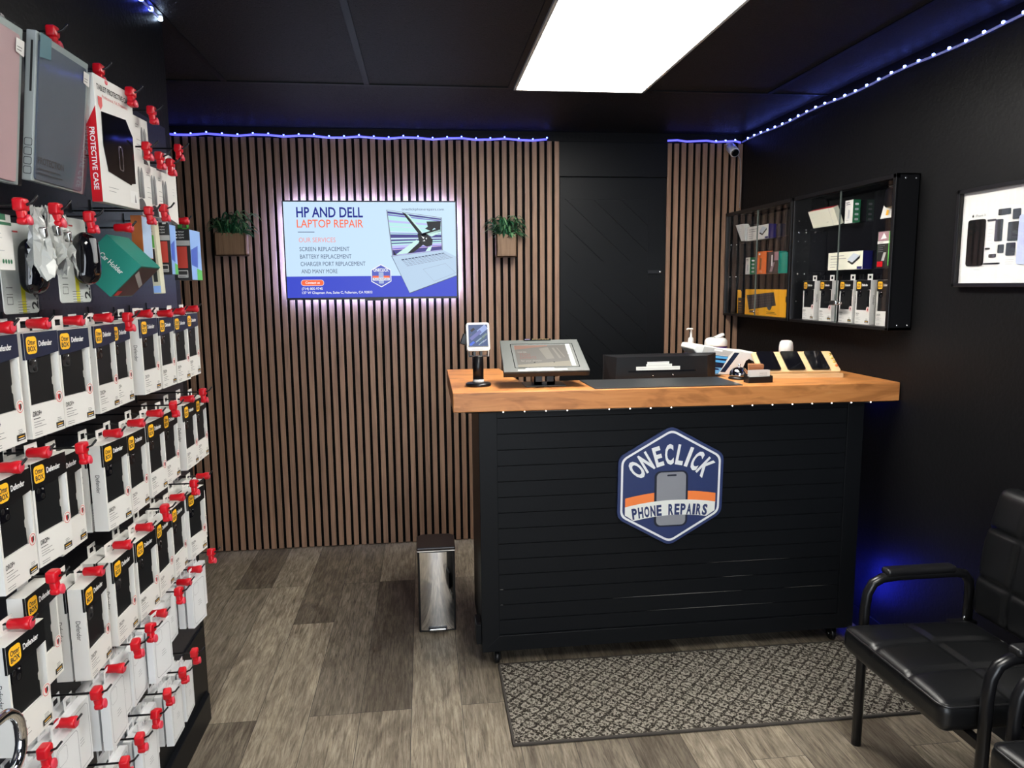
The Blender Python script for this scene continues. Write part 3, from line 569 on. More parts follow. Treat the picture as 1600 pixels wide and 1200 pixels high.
# ---------------------------------------------------------------- rug, bin
t = thing('rug', 'grey and beige patterned runner rug lying before the counter', 'rug', (1.03, -1.83, 0))
RW, RD_ = 0.755, 0.2645
obj('pile', MB().box(-RW, RW, -RD_, RD_, 0.001, 0.009, RUG), t, 0.002)
bd = MB(); BIND = M('rug_binding', (0.045, 0.038, 0.032), 0.9)
for q in ((-RW - 0.008, RW + 0.008, -RD_ - 0.008, -RD_ + 0.002), (-RW - 0.008, RW + 0.008, RD_ - 0.002, RD_ + 0.008), (-RW - 0.008, -RW + 0.002, -RD_, RD_), (RW - 0.002, RW + 0.008, -RD_, RD_)): bd.box(*q, 0.0005, 0.0105, BIND)
obj('binding', bd, t, 0.003)
t.rotation_euler = (0, 0, RAD(-0.3))
t = thing('pedal_bin', 'slim chrome-fronted pedal bin with dark lid beside the counter', 'bin', (0.028, -1.2156, 0))
W = 0.084
b_ = MB(); b_.prismz([(-W, 0.0), (W, 0.0), (W + 0.001, 0.18), (-W - 0.001, 0.18)], 0.0, 0.385, BLKP); obj('body', b_, t, 0.006, 3)
def bulge(x, zz): return -0.004 - 0.010 * (1 - (x / 0.0745) ** 2) - 0.004 * cos((zz - 0.2) / 0.19 * 1.2)
pn = MB(); n_ = 14; vs = []; fs = []
for j in range(21):
    for i in range(n_ + 1): x = -0.0745 + 0.149 * i / n_; zz = 0.014 + 0.368 * j / 20; vs.append((x, bulge(x, zz), zz))
for j in range(20):
    for i in range(n_): a = j * (n_ + 1) + i; fs.append((a, a + 1, a + n_ + 2, a + n_ + 1))
pn.add(vs, fs, CHROME, True); obj('front_panel', pn, t)
ld = MB(); BRB = M('brown_black_plastic', (0.016, 0.011, 0.010), 0.3)
ld.prismz([(-W - 0.003, -0.006), (W + 0.003, -0.006), (W + 0.003, 0.155), (W - 0.02, 0.18), (-W + 0.02, 0.18), (-W - 0.003, 0.155)], 0.388, 0.402, BRB); obj('lid', ld, t, 0.005, 3)
obj('lid_trim', MB().box(-W - 0.001, W + 0.001, -0.009, -0.005, 0.384, 0.389, CHROME), t)
pd = MB(); pd.box(-0.038, 0.038, -0.024, -0.012, 0.018, 0.023, STEEL); pd.box(-0.042, 0.042, -0.020, 0.0, 0.012, 0.032, BLKP); pd.box(-0.034, 0.034, -0.030, -0.018, 0.017, 0.027, STEEL); obj('pedal', pd, t, 0.003)

# ---------------------------------------------------------------- chairs
def chair(label):
    t = thing('armchair', label, 'chair', (1.57, -2.505, 0), group='waiting chairs along the right wall')
    X = T((-1.57, 2.505, 0))
    SX, SY, SZ = 0.46, 0.475, 0.085
    def seat(p):
        u = p.x / SX + 0.5; v = p.y / SY + 0.5; top = max(0.0, min(1.0, (p.z + 0.005) / 0.04)); g = 0
        for c, q, l in ((0.45, u, SX),): g = max(g, math.exp(-((q - c) * l / 0.007) ** 2))
        for c in (0.335, 0.665): g = max(g, math.exp(-((v - c) * SY / 0.007) ** 2))
        puff = 0.016 * (1 - (2 * u - 1) ** 4) * (1 - (2 * v - 1) ** 4)
        return (p.x, p.y, p.z + top * (puff - 0.011 * g) + 0.012 * (0.5 - u))
    m = MB(); m.rbox((SX, SY, SZ), 0.028, LEATH, 44, X @ T((1.335 + SX / 2, -2.505, 0.405)), seat); st = obj('seat', m, t)
    p = []
    for a, b2 in rrect(-SX / 2 + 0.004, SX / 2 - 0.004, -SY / 2 + 0.004, SY / 2 - 0.004, 0.03, 5): p.append((a, b2, 0.0335 + 0.012 * (-a / SX)))
    obj('piping', MB().tube(p, 0.0035, PIPING, 6, True, X @ T((1.335 + SX / 2, -2.505, 0.405))), st)
    BX, BY, BZ = 0.075, 0.47, 0.44
    def back(p):
        v = p.y / BY + 0.5; wz = p.z / BZ + 0.5; fr_ = max(0.0, min(1.0, (-p.x + 0.005) / 0.03)); g = 0
        for c in (0.335, 0.665): g = max(g, math.exp(-((v - c) * BY / 0.007) ** 2))
        for c in (0.30, 0.68): g = max(g, math.exp(-((wz - c) * BZ / 0.007) ** 2))
        puff = 0.016 * (1 - (2 * v - 1) ** 4) * (1 - (2 * wz - 1) ** 4)
        tp = 1 - 0.13 * max(0, wz - 0.55) / 0.45
        return (p.x - fr_ * (puff - 0.010 * g), p.y * tp, p.z)
    m = MB(); m.rbox((BX, BY, BZ), 0.03, LEATH, 44, X @ T((1.842, -2.505, 0.685)) @ RY(7), back); obj('backrest', m, t)
    for s in (-1, 1):
        y = -2.505 + s * 0.268
        m = MB(); pth = [(1.430, y, 0.0), (1.432, y, 0.30), (1.434, y, 0.49), (1.440, y, 0.540), (1.458, y, 0.574), (1.49, y, 0.590), (1.55, y, 0.595), (1.75, y, 0.595), (1.785, y, 0.588), (1.803, y, 0.565), (1.808, y, 0.53), (1.808, y, 0.40)]
        m.tube(pth, 0.016, BLKM, 12, X=X); m.box(1.74, 1.83, y - 0.011 if s < 0 else y - 0.02, y + 0.02 if s < 0 else y + 0.011, 0.39, 0.425, BLKM, X)
        ar = obj('arm_frame', m, t)
        m = MB(); m.rbox((0.25, 0.045, 0.026), 0.012, BLKP, 6, X @ T((1.620, y, 0.612))); obj('arm_pad', m, ar)
        obj('rear_leg', MB().tube([(1.808, y, 0.41), (1.825, y, 0.2), (1.85, y, 0.0)], 0.0135, BLKM, 12, X=X), t)
        obj('bolt', MB().cyl(0.008, 0, 0.006, STEEL, 12, X @ T((1.785, y - 0.016 * s, 0.44)) @ RX(90 * s)), t)
    m = MB(); m.box(1.42, 1.445, -2.765, -2.245, 0.335, 0.36, BLKM, X); m.box(1.75, 1.775, -2.765, -2.245, 0.335, 0.36, BLKM, X); m.box(1.44, 1.75, -2.64, -2.61, 0.34, 0.363, BLKM, X); m.box(1.44, 1.75, -2.40, -2.37, 0.34, 0.363, BLKM, X)
    obj('seat_frame', m, t)
    return t
c1 = chair('black leather armchair with quilted seat, between the counter and nearer chair')
dup(c1, (1.575, -3.125, 0), (0, 0, 0), 'black leather chair nearest the viewer, only its seat corner in frame')

# ---------------------------------------------------------------- things on the counter
ZC = 1.153
t = thing('card_terminal', 'white card payment terminal on a black pole at the worktop corner', 'card terminal', (0.218, -1.395, ZC))
m = MB(); m.lathe([(0.050, 0), (0.053, 0.003), (0.053, 0.010), (0.048, 0.014), (0.024, 0.016)], BLKM, 32); obj('base', m, t)
m = MB(); m.lathe([(0.0225, 0.014), (0.0225, 0.122), (0.020, 0.124)], BLKM, 28); m.box(-0.018, -0.010, -0.004, 0.012, 0.12, 0.165, BLKM); m.box(0.010, 0.018, -0.004, 0.012, 0.12, 0.165, BLKM); obj('pole', m, t)
obj('pole_ring', MB().lathe([(0.0232, 0.017), (0.0236, 0.018), (0.0236, 0.027), (0.0232, 0.028)], WHTP, 28), t)
m = MB(); m.box(-0.036, 0.040, -0.012, 0.012, 0.121, 0.126, BLKM); m.box(-0.038, -0.034, -0.01, 0.014, 0.121, 0.16, BLKM); m.tube([(0.042, -0.01, 0.123), (0.043, -0.01, 0.16)], 0.003, WHTP, 8); m.tube([(-0.036, -0.012, 0.1235), (0.04, -0.012, 0.1235)], 0.002, STEEL, 6); m.rbox((0.03, 0.012, 0.045), 0.004, BLKP, 2, T((-0.052, 0.012, 0.192)) @ RY(20)); obj('bracket', m, t)
Y = T((0.0, -0.006, 0.203)) @ RZ(4) @ RX(-12)
m = MB(); m.prism(rrect(-0.0475, 0.0475, -0.058, 0.058, 0.010, 5), -0.011, 0.014, WHTP, Y); m.box(-0.03, 0.03, -0.0125, -0.010, -0.0515, -0.0495, GREYC, Y); tb = obj('reader', m, t, 0.003)
m = MB(); m.poly(rrect(-0.0425, 0.0425, -0.043, 0.052, 0.003), -0.0115, BLKG, Y); m.poly(rrect(-0.0395, 0.0395, -0.040, 0.049, 0.002), -0.0118, EM('terminal_blue', (0.06, 0.10, 0.24), 1.0), Y)
rd = random.Random(5)
for (x, z_, w_, h_, c) in ((0.018, 0.028, 0.042, 0.022, (0.32, 0.42, 0.75)), (-0.010, 0.006, 0.055, 0.014, (0.16, 0.18, 0.45)), (0.026, 0.004, 0.025, 0.008, (0.18, 0.26, 0.25)), (-0.022, 0.028, 0.018, 0.010, (0.03, 0.03, 0.04)), (0.002, -0.014, 0.03, 0.005, (0.3, 0.42, 0.5)), (0.016, -0.012, 0.03, 0.004, (0.10, 0.16, 0.15)), (-0.026, -0.028, 0.022, 0.010, (0.07, 0.16, 0.75)), (0.012, -0.026, 0.028, 0.004, (0.3, 0.36, 0.5)), (0.026, -0.018, 0.02, 0.004, (0.35, 0.4, 0.55)), (-0.03, 0.008, 0.012, 0.004, (0.1, 0.12, 0.2))):
    m.poly([(-w_ / 2, -h_ / 2), (w_ / 2, -h_ / 2), (w_ / 2, h_ / 2), (-w_ / 2, h_ / 2)], 0, EM('terminal_%d' % int(c[2] * 1000 + c[0] * 77), c), Y @ T((x, -0.0121 - rd.random() * 0.0003, z_)) @ RY(-38))
obj('reader_screen', m, tb)
# tablet kiosk
t = thing('tablet_kiosk', 'grey tablet checkout stand tilted on the worktop, shop ad on screen', 'tablet stand', (0.488, -1.44, ZC))
m = MB(); m.box(-0.085, 0.085, -0.04, 0.085, 0, 0.006, BLKM); obj('base', m, t, 0.002)
m = MB(); m.box(-0.045, -0.012, -0.012, -0.006, 0.004, 0.085, BLKM); m.box(0.008, 0.042, -0.012, -0.006, 0.004, 0.085, BLKM); m.box(-0.045, 0.042, -0.012, -0.006, 0.004, 0.018, BLKM); m.box(-0.045, 0.042, -0.012, -0.006, 0.05, 0.095, BLKM); m.box(-0.045, -0.039, -0.012, 0.06, 0.004, 0.1, BLKM); m.box(0.036, 0.042, -0.012, 0.06, 0.004, 0.1, BLKM); obj('stand', m, t)
Y = T((0.0, 0.045, 0.118)) @ RX(-64)      # local -y = screen normal, z = up the slope
KSK = M('kiosk_grey', (0.06, 0.066, 0.062), 0.4)
m = MB(); m.prism([(-0.176, -0.125), (0.176, -0.125), (0.168, 0.125), (-0.168, 0.125)], -0.006, 0.0, KSK, Y); m.prism([(-0.176, -0.125), (0.176, -0.125), (0.166, 0.12), (-0.166, 0.12)], 0.0, 0.02, BLKM, Y); en = obj('enclosure', m, t, 0.002)
m = MB()
m.ring(rrect(-0.128, 0.140, -0.098, 0.092, 0.004), rrect(-0.1255, 0.1375, -0.0955, 0.0895, 0.004), -0.0063, BLKG, Y); m.poly(rrect(-0.113, 0.105, -0.092, 0.078, 0.002), -0.0064, EM('kiosk_screen', (0.17, 0.15, 0.125), 1.0), Y)
ks = [(0.22, 0.20, 0.165), (0.33, 0.155, 0.10), (0.28, 0.25, 0.2), (0.10, 0.09, 0.08), (0.36, 0.31, 0.22), (0.24, 0.09, 0.07)]
m.poly([(-0.113, 0.078), (-0.113, 0.045), (0.03, 0.07), (0.03, 0.078)], -0.0066, EM('ks1', ks[1]), Y); m.poly([(-0.113, -0.092), (0.105, -0.092), (0.105, -0.05), (-0.113, -0.075)], -0.0066, EM('ks4', ks[4]), Y)
for pts in ([(-0.01, 0.05), (0.03, 0.06), (0.045, -0.03), (0.012, -0.035)], [(0.045, 0.055), (0.055, 0.055), (0.075, -0.03), (0.065, -0.03)], [(0.065, 0.055), (0.07, 0.055), (0.092, -0.02), (0.086, -0.02)]): m.poly(pts[::-1], -0.0067, EM('ks2', ks[2]), Y)
m.text('YOUR ONE-', -0.104, 0.018, 0.011, -0.0068, EM('ks0w', (0.5, 0.45, 0.38)), w=0.04, X=Y); m.text('TECH', -0.098, -0.006, 0.018, -0.0068, EM('ks5', ks[5]), w=0.045, bold=0.02, X=Y); m.text('EXPERTS', -0.098, -0.03, 0.018, -0.0068, EM('ks5', ks[5]), w=0.068, bold=0.02, X=Y); m.text('for your devices', -0.096, -0.05, 0.012, -0.0068, EM('ks0w', (0.5, 0.45, 0.38)), w=0.085, X=Y)
obj('tablet_screen', m, en)
m = MB(); m.poly([(-0.118, -0.122), (0.085, -0.122), (0.085, -0.108), (0.035, -0.108), (0.030, -0.099), (-0.083, -0.099), (-0.088, -0.110), (-0.118, -0.110)], -0.0068, M('sticker_pale', (0.30, 0.31, 0.29), 0.5), Y); m.poly([(0.108, -0.09), (0.126, -0.09), (0.126, 0.085), (0.108, 0.085)], -0.0068, M('sticker_pale', (0.30, 0.31, 0.29), 0.5), Y); m.cyl(0.005, 0, 0.004, WHTP, 12, Y @ T((0.112, -0.006, 0.0)) @ RX(90)); obj('sticker', m, en)
m = MB(); m.box(-0.065, 0.052, -0.010, -0.004, 0.118, 0.128, BLKG, Y); m.poly([(-0.060, 0.121), (-0.038, 0.121), (-0.038, 0.1245), (-0.060, 0.1245)], -0.0103, EM('ticker1', (0.7, 0.55, 0.95)), Y); m.text('SOLUTIONS', -0.028, 0.1205, 0.0045, -0.0103, EM('ticker2', (1.0, 0.7, 0.3)), w=0.074, bold=0.02, X=Y); obj('display_bar', m, en)
# counter mat, monitor
m = MB(); m.prismz([(-0.306, -0.132), (0.306, -0.138), (0.304, 0.128), (-0.312, 0.128)], 0, 0.004, M('mat_rubber', (0.02, 0.0215, 0.024), 0.42, bump=0.1, bscale=300))
o = obj('counter_mat', m, None, 0.001); o.location = (0.973, -1.451, ZC); tag(o, 'flat dark grey rubber mat on the worktop before the monitor', 'mat')
t = thing('monitor', 'black computer monitor seen from behind, with white stickers on back', 'monitor', (1.040, -1.285, 1.077))
X = T((0, 0, 0.041))
m = MB(); vs = [(-0.256, 0.03, -0.03), (0.256, 0.03, -0.03), (0.256, 0.03, 0.137), (-0.256, 0.03, 0.137), (-0.215, 0.0, -0.028), (0.215, 0.0, -0.028), (0.205, 0.0, 0.129), (-0.205, 0.0, 0.129)]
m.add(vs, [(4, 5, 6, 7), (0, 1, 5, 4), (1, 2, 6, 5), (2, 3, 7, 6), (3, 0, 4, 7), (3, 2, 1, 0)], BLKP, X=X); m.box(-0.258, 0.258, 0.03, 0.04, -0.032, 0.139, BLKP, X); m.box(-0.152, 0.158, -0.0006, 0.002, 0.062, 0.068, BLKG, X); m.cyl(0.003, 0, 0.001, STEEL, 8, X @ T((-0.04, 0.0, 0.045)) @ RX(90)); m.cyl(0.003, 0, 0.001, STEEL, 8, X @ T((0.052, 0.0, 0.047)) @ RX(90))
sh = obj('housing', m, t)
m = MB(); m.box(-0.025, 0.025, 0.041, 0.055, 0.004, 0.12, BLKM); m.box(-0.1, 0.1, 0.042, 0.16, 0, 0.006, BLKM); obj('stand', m, t)
m = MB(); ST = M('sticker_white', (0.75, 0.78, 0.74), 0.5)
for (x0, x1, z0, z1) in ((-0.118, 0.082, 0.070, 0.086), (-0.072, 0.045, 0.086, 0.097), (-0.068, 0.032, 0.097, 0.107), (-0.076, 0.07, 0.011, 0.027)): m.poly([(x0, z0), (x1, z0), (x1, z1), (x0, z1)], -0.0009, ST, X)
for (x0, z0, w_) in ((-0.112, 0.077, 0.188), (-0.066, 0.0905, 0.105), (-0.06, 0.1015, 0.085), (-0.070, 0.0185, 0.134)): m.poly([(x0, z0), (x0 + w_, z0), (x0 + w_, z0 + 0.0015), (x0, z0 + 0.0015)], -0.0013, LINK, X)
obj('sticker', m, t)
# screen-film cutting machine
t = thing('film_cutter', 'white desktop film-cutting machine with blue-lit slot beside the monitor', 'machine', (1.40, -1.24, ZC))
m = MB(); m.prism([(-0.100, 0.0), (0.092, 0.0), (0.118, 0.030), (0.114, 0.078), (0.088, 0.100), (-0.008, 0.108), (-0.158, 0.137), (-0.194, 0.139), (-0.201, 0.120), (-0.125, 0.02)], 0.0, 0.17, WHTP); b2 = obj('housing', m, t, 0.006, 3)
m = MB(); m.prism([(-0.160, 0.103), (-0.036, 0.086), (-0.014, 0.105), (-0.150, 0.132)], -0.0012, 0.003, GREYC); m.poly([(-0.105, 0.112), (-0.066, 0.105), (-0.063, 0.112), (-0.102, 0.119)], -0.0016, WINK); obj('top_plate', m, b2)
m = MB(); BLU = EM('cutter_glow', (0.10, 0.42, 0.75), 1.0); m.prism([(-0.170, 0.100), (-0.036, 0.083), (-0.078, 0.006), (-0.102, 0.004)], -0.001, 0.002, M('cutter_slot', (0.01, 0.015, 0.04), 0.2)); m.poly([(-0.168, 0.098), (-0.038, 0.081), (-0.043, 0.071), (-0.160, 0.086)], -0.0014, BLU); m.poly([(-0.154, 0.078), (-0.046, 0.063), (-0.052, 0.053), (-0.145, 0.066)], -0.0014, BLU); m.poly([(-0.125, 0.038), (-0.064, 0.032), (-0.078, 0.008), (-0.101, 0.006)], -0.0012, EM('cutter_pale', (0.2, 0.5, 0.8), 0.8)); m.poly([(-0.108, 0.026), (-0.078, 0.022), (-0.082, 0.030), (-0.110, 0.034)], -0.0016, NAVC); obj('slot', m, b2)
m = MB(); m.prism([(-0.084, 0.004), (-0.038, 0.002), (0.034, 0.104), (-0.010, 0.107)], -0.0016, 0.002, WHTP); m.poly([(-0.074, 0.014), (-0.050, 0.012), (0.016, 0.099), (-0.008, 0.101)], -0.0022, M('touch_glass', (0.012, 0.02, 0.045), 0.08)); obj('touch_screen', m, b2)
m = MB(); m.prism([(0.026, 0.010), (0.056, 0.008), (0.086, 0.022), (0.090, 0.056), (0.062, 0.070), (0.048, 0.062)], -0.001, 0.002, BLKG); obj('vent', m, b2)
# pump bottle and wipes tub behind
t = thing('pump_bottle', 'clear pump bottle with white nozzle behind the monitor', 'bottle', (1.352, -0.80, ZC))
m = MB(); m.lathe([(0.028, 0), (0.030, 0.004), (0.030, 0.075), (0.022, 0.095), (0.010, 0.105)], CLEAR, 24); obj('bottle_body', m, t); obj('bottle_label', MB().lathe([(0.0305, 0.015), (0.0305, 0.06)], BLUEC, 24), t)
m = MB(); m.lathe([(0.010, 0.100), (0.013, 0.105), (0.015, 0.120), (0.013, 0.135), (0.006, 0.142), (0.005, 0.178), (0.010, 0.180), (0.010, 0.187)], WHTP, 16); m.tube([(0.004, -0.002, 0.184), (-0.02, -0.006, 0.184), (-0.026, -0.006, 0.180)], 0.004, WHTP, 8); obj('pump', m, t)
t = thing('wipes_tub', 'round white-lidded wipes tub with purple label behind cutting machine', 'tub', (1.498, -0.77, ZC))
m = MB(); m.lathe([(0.054, 0), (0.056, 0.004), (0.056, 0.09), (0.054, 0.094)], M('purple_label', (0.06, 0.015, 0.22), 0.4), 32); obj('tub_body', m, t)
m = MB(); m.lathe([(0.058, 0.092), (0.0585, 0.096), (0.057, 0.118), (0.048, 0.130), (0.036, 0.134)], WHTP, 32); m.rbox((0.05, 0.035, 0.014), 0.005, WHTP, 3, T((0.012, -0.01, 0.142)) @ RY(-24)); obj('lid', m, t)
# bell, business cards, brown box, wooden phone rack, sensor
t = thing('service_bell', 'chrome counter bell on the worktop beside the business cards', 'bell', (1.352, -1.385, ZC))
obj('base', MB().lathe([(0.044, 0), (0.046, 0.004), (0.042, 0.010), (0.034, 0.013)], BLKM, 32), t)
obj('dome', MB().lathe([(0.041, 0.014), (0.0415, 0.018), (0.037, 0.034), (0.026, 0.046), (0.012, 0.051), (0.005, 0.052)], CHROME, 32), t)
obj('button', MB().lathe([(0.004, 0.05), (0.004, 0.058), (0.0065, 0.060), (0.0045, 0.065), (0.001, 0.066)], CHROME, 16), t)
t = thing('card_holder', 'small black plastic card holder at the worktop edge', 'card holder', (1.3815, -1.505, ZC), (0, 0, RAD(6)))
m = MB(); m.box(-0.056, 0.056, -0.022, -0.018, 0, 0.026, BLKP); m.box(-0.056, 0.056, 0.012, 0.018, 0, 0.034, BLKP); m.box(-0.056, -0.052, -0.02, 0.016, 0, 0.028, BLKP); m.box(0.052, 0.056, -0.02, 0.016, 0, 0.028, BLKP); m.box(-0.054, 0.054, -0.02, 0.016, 0, 0.006, BLKP); obj('tray', m, t, 0.001)
m = MB()
for k in range(6): m.box(-0.045, 0.045, -0.016 + k * 0.0042, -0.0152 + k * 0.0042, 0.0065, 0.052 - (k % 2) * 0.001, WHT)
m.text('ONECLICK', -0.004, 0.036, 0.006, -0.0164, GINK, w=0.036); m.text('PHONE REPAIRS', -0.004, 0.029, 0.004, -0.0164, GINK, w=0.036)
cs_ = obj('business_cards', m, None); cs_.location = (1.3815, -1.505, ZC); cs_.rotation_euler = (0, 0, RAD(6)); tag(cs_, 'stack of white business cards standing in the black holder', 'business cards')
t = thing('brown_box', 'small brown box on the worktop between bell and phone rack', 'box', (1.415, -1.41, ZC), (0, 0, RAD(-18)))
obj('carton', MB().box(-0.03, 0.03, -0.022, 0.022, 0, 0.062, TAN), t, 0.002); obj('carton_lid', MB().box(-0.031, 0.031, -0.023, 0.023, 0.05, 0.066, TAN), t, 0.002)
t = thing('phone_rack', 'bamboo rack holding three upright black phones on the worktop', 'phone rack', (1.645, -1.30, ZC), (0, 0, RAD(-5)))
Y = T((0, 0.0, 0.0)) @ RX(-52)
TB = Matrix(((1, 0, 0.30, 0), (0, 1, 0, 0), (0, 0, 1, 0), (0, 0, 0, 1)))
m = MB(); m.prism(rrect(-0.185, 0.175, 0.0, 0.138, 0.010, 4), -0.014, 0.0, BAMBOO, T((-0.005, -0.095, 0.016)) @ RX(-56)); b2 = obj('board', m, t, 0.002)
m = MB(); m.box(-0.185, 0.175, -0.112, -0.093, 0.0, 0.018, BAMBOO); m.box(-0.16, -0.15, -0.07, 0.05, 0, 0.012, BAMBOO); m.box(0.14, 0.15, -0.07, 0.05, 0, 0.012, BAMBOO); m.tube([(-0.155, 0.04, 0.006), (-0.155, 0.005, 0.075)], 0.005, BAMBOO, 8); m.tube([(0.145, 0.04, 0.006), (0.145, 0.005, 0.075)], 0.005, BAMBOO, 8); obj('base', m, t)
Z_ = T((-0.005, -0.095, 0.016)) @ RX(-56)
m = MB()
for k in range(4): m.cyl(0.006, 0, 0.006, M('gold_knob', (0.85, 0.6, 0.15), 0.25, 0.6) if k < 3 else ORG, 14, Z_ @ T((0.164, -0.014, 0.112 - 0.026 * k)) @ RX(90))
obj('knob', m, b2)
PHL = ['black phone in the bamboo rack, beside the bell', 'black phone in the middle of the bamboo rack', 'black phone in the bamboo rack, beside the brass knobs']
for k in range(3):
    m = MB(); x = -0.128 + k * 0.108; m.prism(rrect(-0.040, 0.040, 0.006, 0.132, 0.010, 4), -0.022, -0.0145, BLKG, T((0, 0, 0)))
    o = obj('phone', m, None, 0.002); o.matrix_world = T((1.645, -1.30, ZC)) @ RZ(-5) @ Z_ @ T((x, 0, 0)); tag(o, PHL[k], 'phone', 'phones in the bamboo rack')
m = MB(); m.tube([(0.13, 0.05, 0.03), (0.18, 0.07, 0.075), (0.215, 0.06, 0.072), (0.19, 0.07, 0.055), (0.22, 0.05, 0.08)], 0.002, WHTP, 6)
o = obj('white_cable', m, None); o.location = (1.645, -1.28, ZC); tag(o, 'loose white cable sticking out behind the bamboo phone rack', 'cable')
t = thing('wireless_sensor', 'white rounded wireless gadget standing behind the bamboo phone rack', 'gadget', (1.716, -1.09, ZC))
m = MB(); m.lathe([(0.030, 0.078), (0.033, 0.082), (0.0325, 0.11), (0.029, 0.130), (0.022, 0.138), (0.010, 0.140)], WHTP, 28); obj('body', m, t); obj('stem', MB().lathe([(0.03, 0), (0.03, 0.006), (0.013, 0.010), (0.013, 0.06), (0.02, 0.076), (0.02, 0.079)], BLKP, 24), t)
obj('tag_strip', MB().box(-0.036, -0.030, -0.004, 0.0, 0.052, 0.082, YELC), t)

# ---------------------------------------------------------------- retail packages (front faces local -y, origin at base centre of the front)
def lines(m, x0, z0, w_, n, dz, mt, y=-0.0008, X=None, h=0.0012):
    rd = random.Random(int(abs(x0 * 9999) + n))
    for k in range(n): q = w_ * rd.uniform(0.55, 1.0); m.poly([(x0, z0 - k * dz), (x0 + q, z0 - k * dz), (x0 + q, z0 - k * dz + h), (x0, z0 - k * dz + h)], y, mt, X)
def hang_tab(h, t_, wd=0.018, mt=None):
    m = MB(); mt = mt or WHT; y0, y1 = t_ - 0.0012, t_
    m.box(-wd, -0.009, y0, y1, h, h + 0.026, mt); m.box(0.009, wd, y0, y1, h, h + 0.026, mt); m.box(-0.009, 0.009, y0, y1, h, h + 0.007, mt); m.box(-0.009, 0.009, y0, y1, h + 0.019, h + 0.026, mt); return m
W1, H1, T1 = 0.105, 0.190, 0.030
def case_meshes(hdr):
    D = {}
    m = MB(); a = W1 / 2; wx0, wx1, wz0, wz1, d = -0.0475, 0.0475, 0.060, 0.148, 0.016
    m.quad((-a, 0, 0), (a, 0, 0), (a, 0, wz0), (-a, 0, wz0), WHT); m.quad((-a, 0, wz1), (a, 0, wz1), (a, 0, H1), (-a, 0, H1), WHT); m.quad((-a, 0, wz0), (wx0, 0, wz0), (wx0, 0, wz1), (-a, 0, wz1), WHT); m.quad((wx1, 0, wz0), (a, 0, wz0), (a, 0, wz1), (wx1, 0, wz1), WHT)
    m.quad((wx0, 0, wz0), (wx1, 0, wz0), (wx1, d, wz0), (wx0, d, wz0), WHT); m.quad((wx0, d, wz1), (wx1, d, wz1), (wx1, 0, wz1), (wx0, 0, wz1), WHT); m.quad((wx0, 0, wz0), (wx0, d, wz0), (wx0, d, wz1), (wx0, 0, wz1), WHT); m.quad((wx1, d, wz0), (wx1, 0, wz0), (wx1, 0, wz1), (wx1, d, wz1), WHT); m.quad((wx0, d, wz0), (wx1, d, wz0), (wx1, d, wz1), (wx0, d, wz1), WHT)
    m.quad((-a, T1, 0), (-a, T1, H1), (a, T1, H1), (a, T1, 0), WHT); m.quad((-a, T1, 0), (-a, 0, 0), (-a, 0, H1), (-a, T1, H1), WHT); m.quad((a, 0, 0), (a, T1, 0), (a, T1, H1), (a, 0, H1), WHT); m.quad((-a, 0, H1), (a, 0, H1), (a, T1, H1), (-a, T1, H1), WHT); m.quad((-a, T1, 0), (a, T1, 0), (a, 0, 0), (-a, 0, 0), WHT)
    m.poly([(-a, wz0 - 0.0125), (-a, wz0), (a, wz0), (a, wz0 + 0.0)], -0.0003, WHT)
    D['carton'] = m.mesh('carton')
    m = MB(); m.prism([(wx0, 0.0605), (0.030, 0.0605), (0.030, 0.088), (0.027, 0.091), (0.027, 0.102), (0.030, 0.105), (0.030, 0.1475), (wx0, 0.1475)], 0.003, 0.014, CASE); m.prism(rrect(-0.042, -0.016, 0.118, 0.143, 0.006, 3), 0.0012, 0.004, BLKG); m.cyl(0.005, 0, 0.001, BLKP, 12, T((-0.036, 0.0012, 0.137)) @ RX(90)); m.cyl(0.005, 0, 0.001, BLKP, 12, T((-0.024, 0.0012, 0.125)) @ RX(90)); m.cyl(0.0018, 0, 0.0014, STEEL, 8, T((-0.022, 0.0012, 0.138)) @ RX(90))
    D['phone_case'] = m.mesh('phone_case')
    m = MB(); m.poly([(-a, 0.142), (0.0, 0.145), (a, 0.150), (a, H1 - 0.0005), (-a, H1 - 0.0005)], -0.0005, hdr); m.quad((-a - 0.0004, 0.004, 0.142), (-a - 0.0004, 0, 0.142), (-a - 0.0004, 0, H1 - 0.0005), (-a - 0.0004, 0.004, H1 - 0.0005), hdr)
    D['header_panel'] = m.mesh('header_panel')
    m = MB(); m.poly(rrect(-0.047, -0.016, 0.152, 0.183, 0.0075, 5), -0.0009, YEL); m.text('Otter', -0.0315, 0.1685, 0.0085, -0.0012, HDRN, w=0.024, bold=0.02, center=True); m.text('BOX', -0.0315, 0.1568, 0.0085, -0.0012, HDRN, w=0.024, bold=0.03, center=True)
    D['logo_badge'] = m.mesh('logo_badge')
    m = MB(); m.text('Defender', -0.010, 0.164, 0.0095, -0.0009, WINK, w=0.042, bold=0.025); m.text('DROP+', -0.046, 0.040, 0.0085, -0.0008, INK, w=0.026, bold=0.01)
    lines(m, -0.046, 0.0345, 0.030, 1, 0.004, INK); lines(m, -0.046, 0.0285, 0.04, 3, 0.0045, GINK); lines(m, -0.046, 0.009, 0.026, 2, 0.004, GINK)
    m.poly([(0.022, 0.006), (0.048, 0.006), (0.048, 0.017), (0.022, 0.017)], -0.0008, INK); m.poly([(0.026, 0.012), (0.044, 0.012), (0.044, 0.0135), (0.026, 0.0135)], -0.0010, YEL); m.poly([(0.026, 0.008), (0.044, 0.008), (0.044, 0.0095), (0.026, 0.0095)], -0.0010, WINK); lines(m, 0.028, 0.024, 0.014, 3, 0.003, GINK)
    c = lambda r, n=20: [(0.040 + r * cos(2 * pi * k / n), 0.064 + r * sin(2 * pi * k / n)) for k in range(n)]
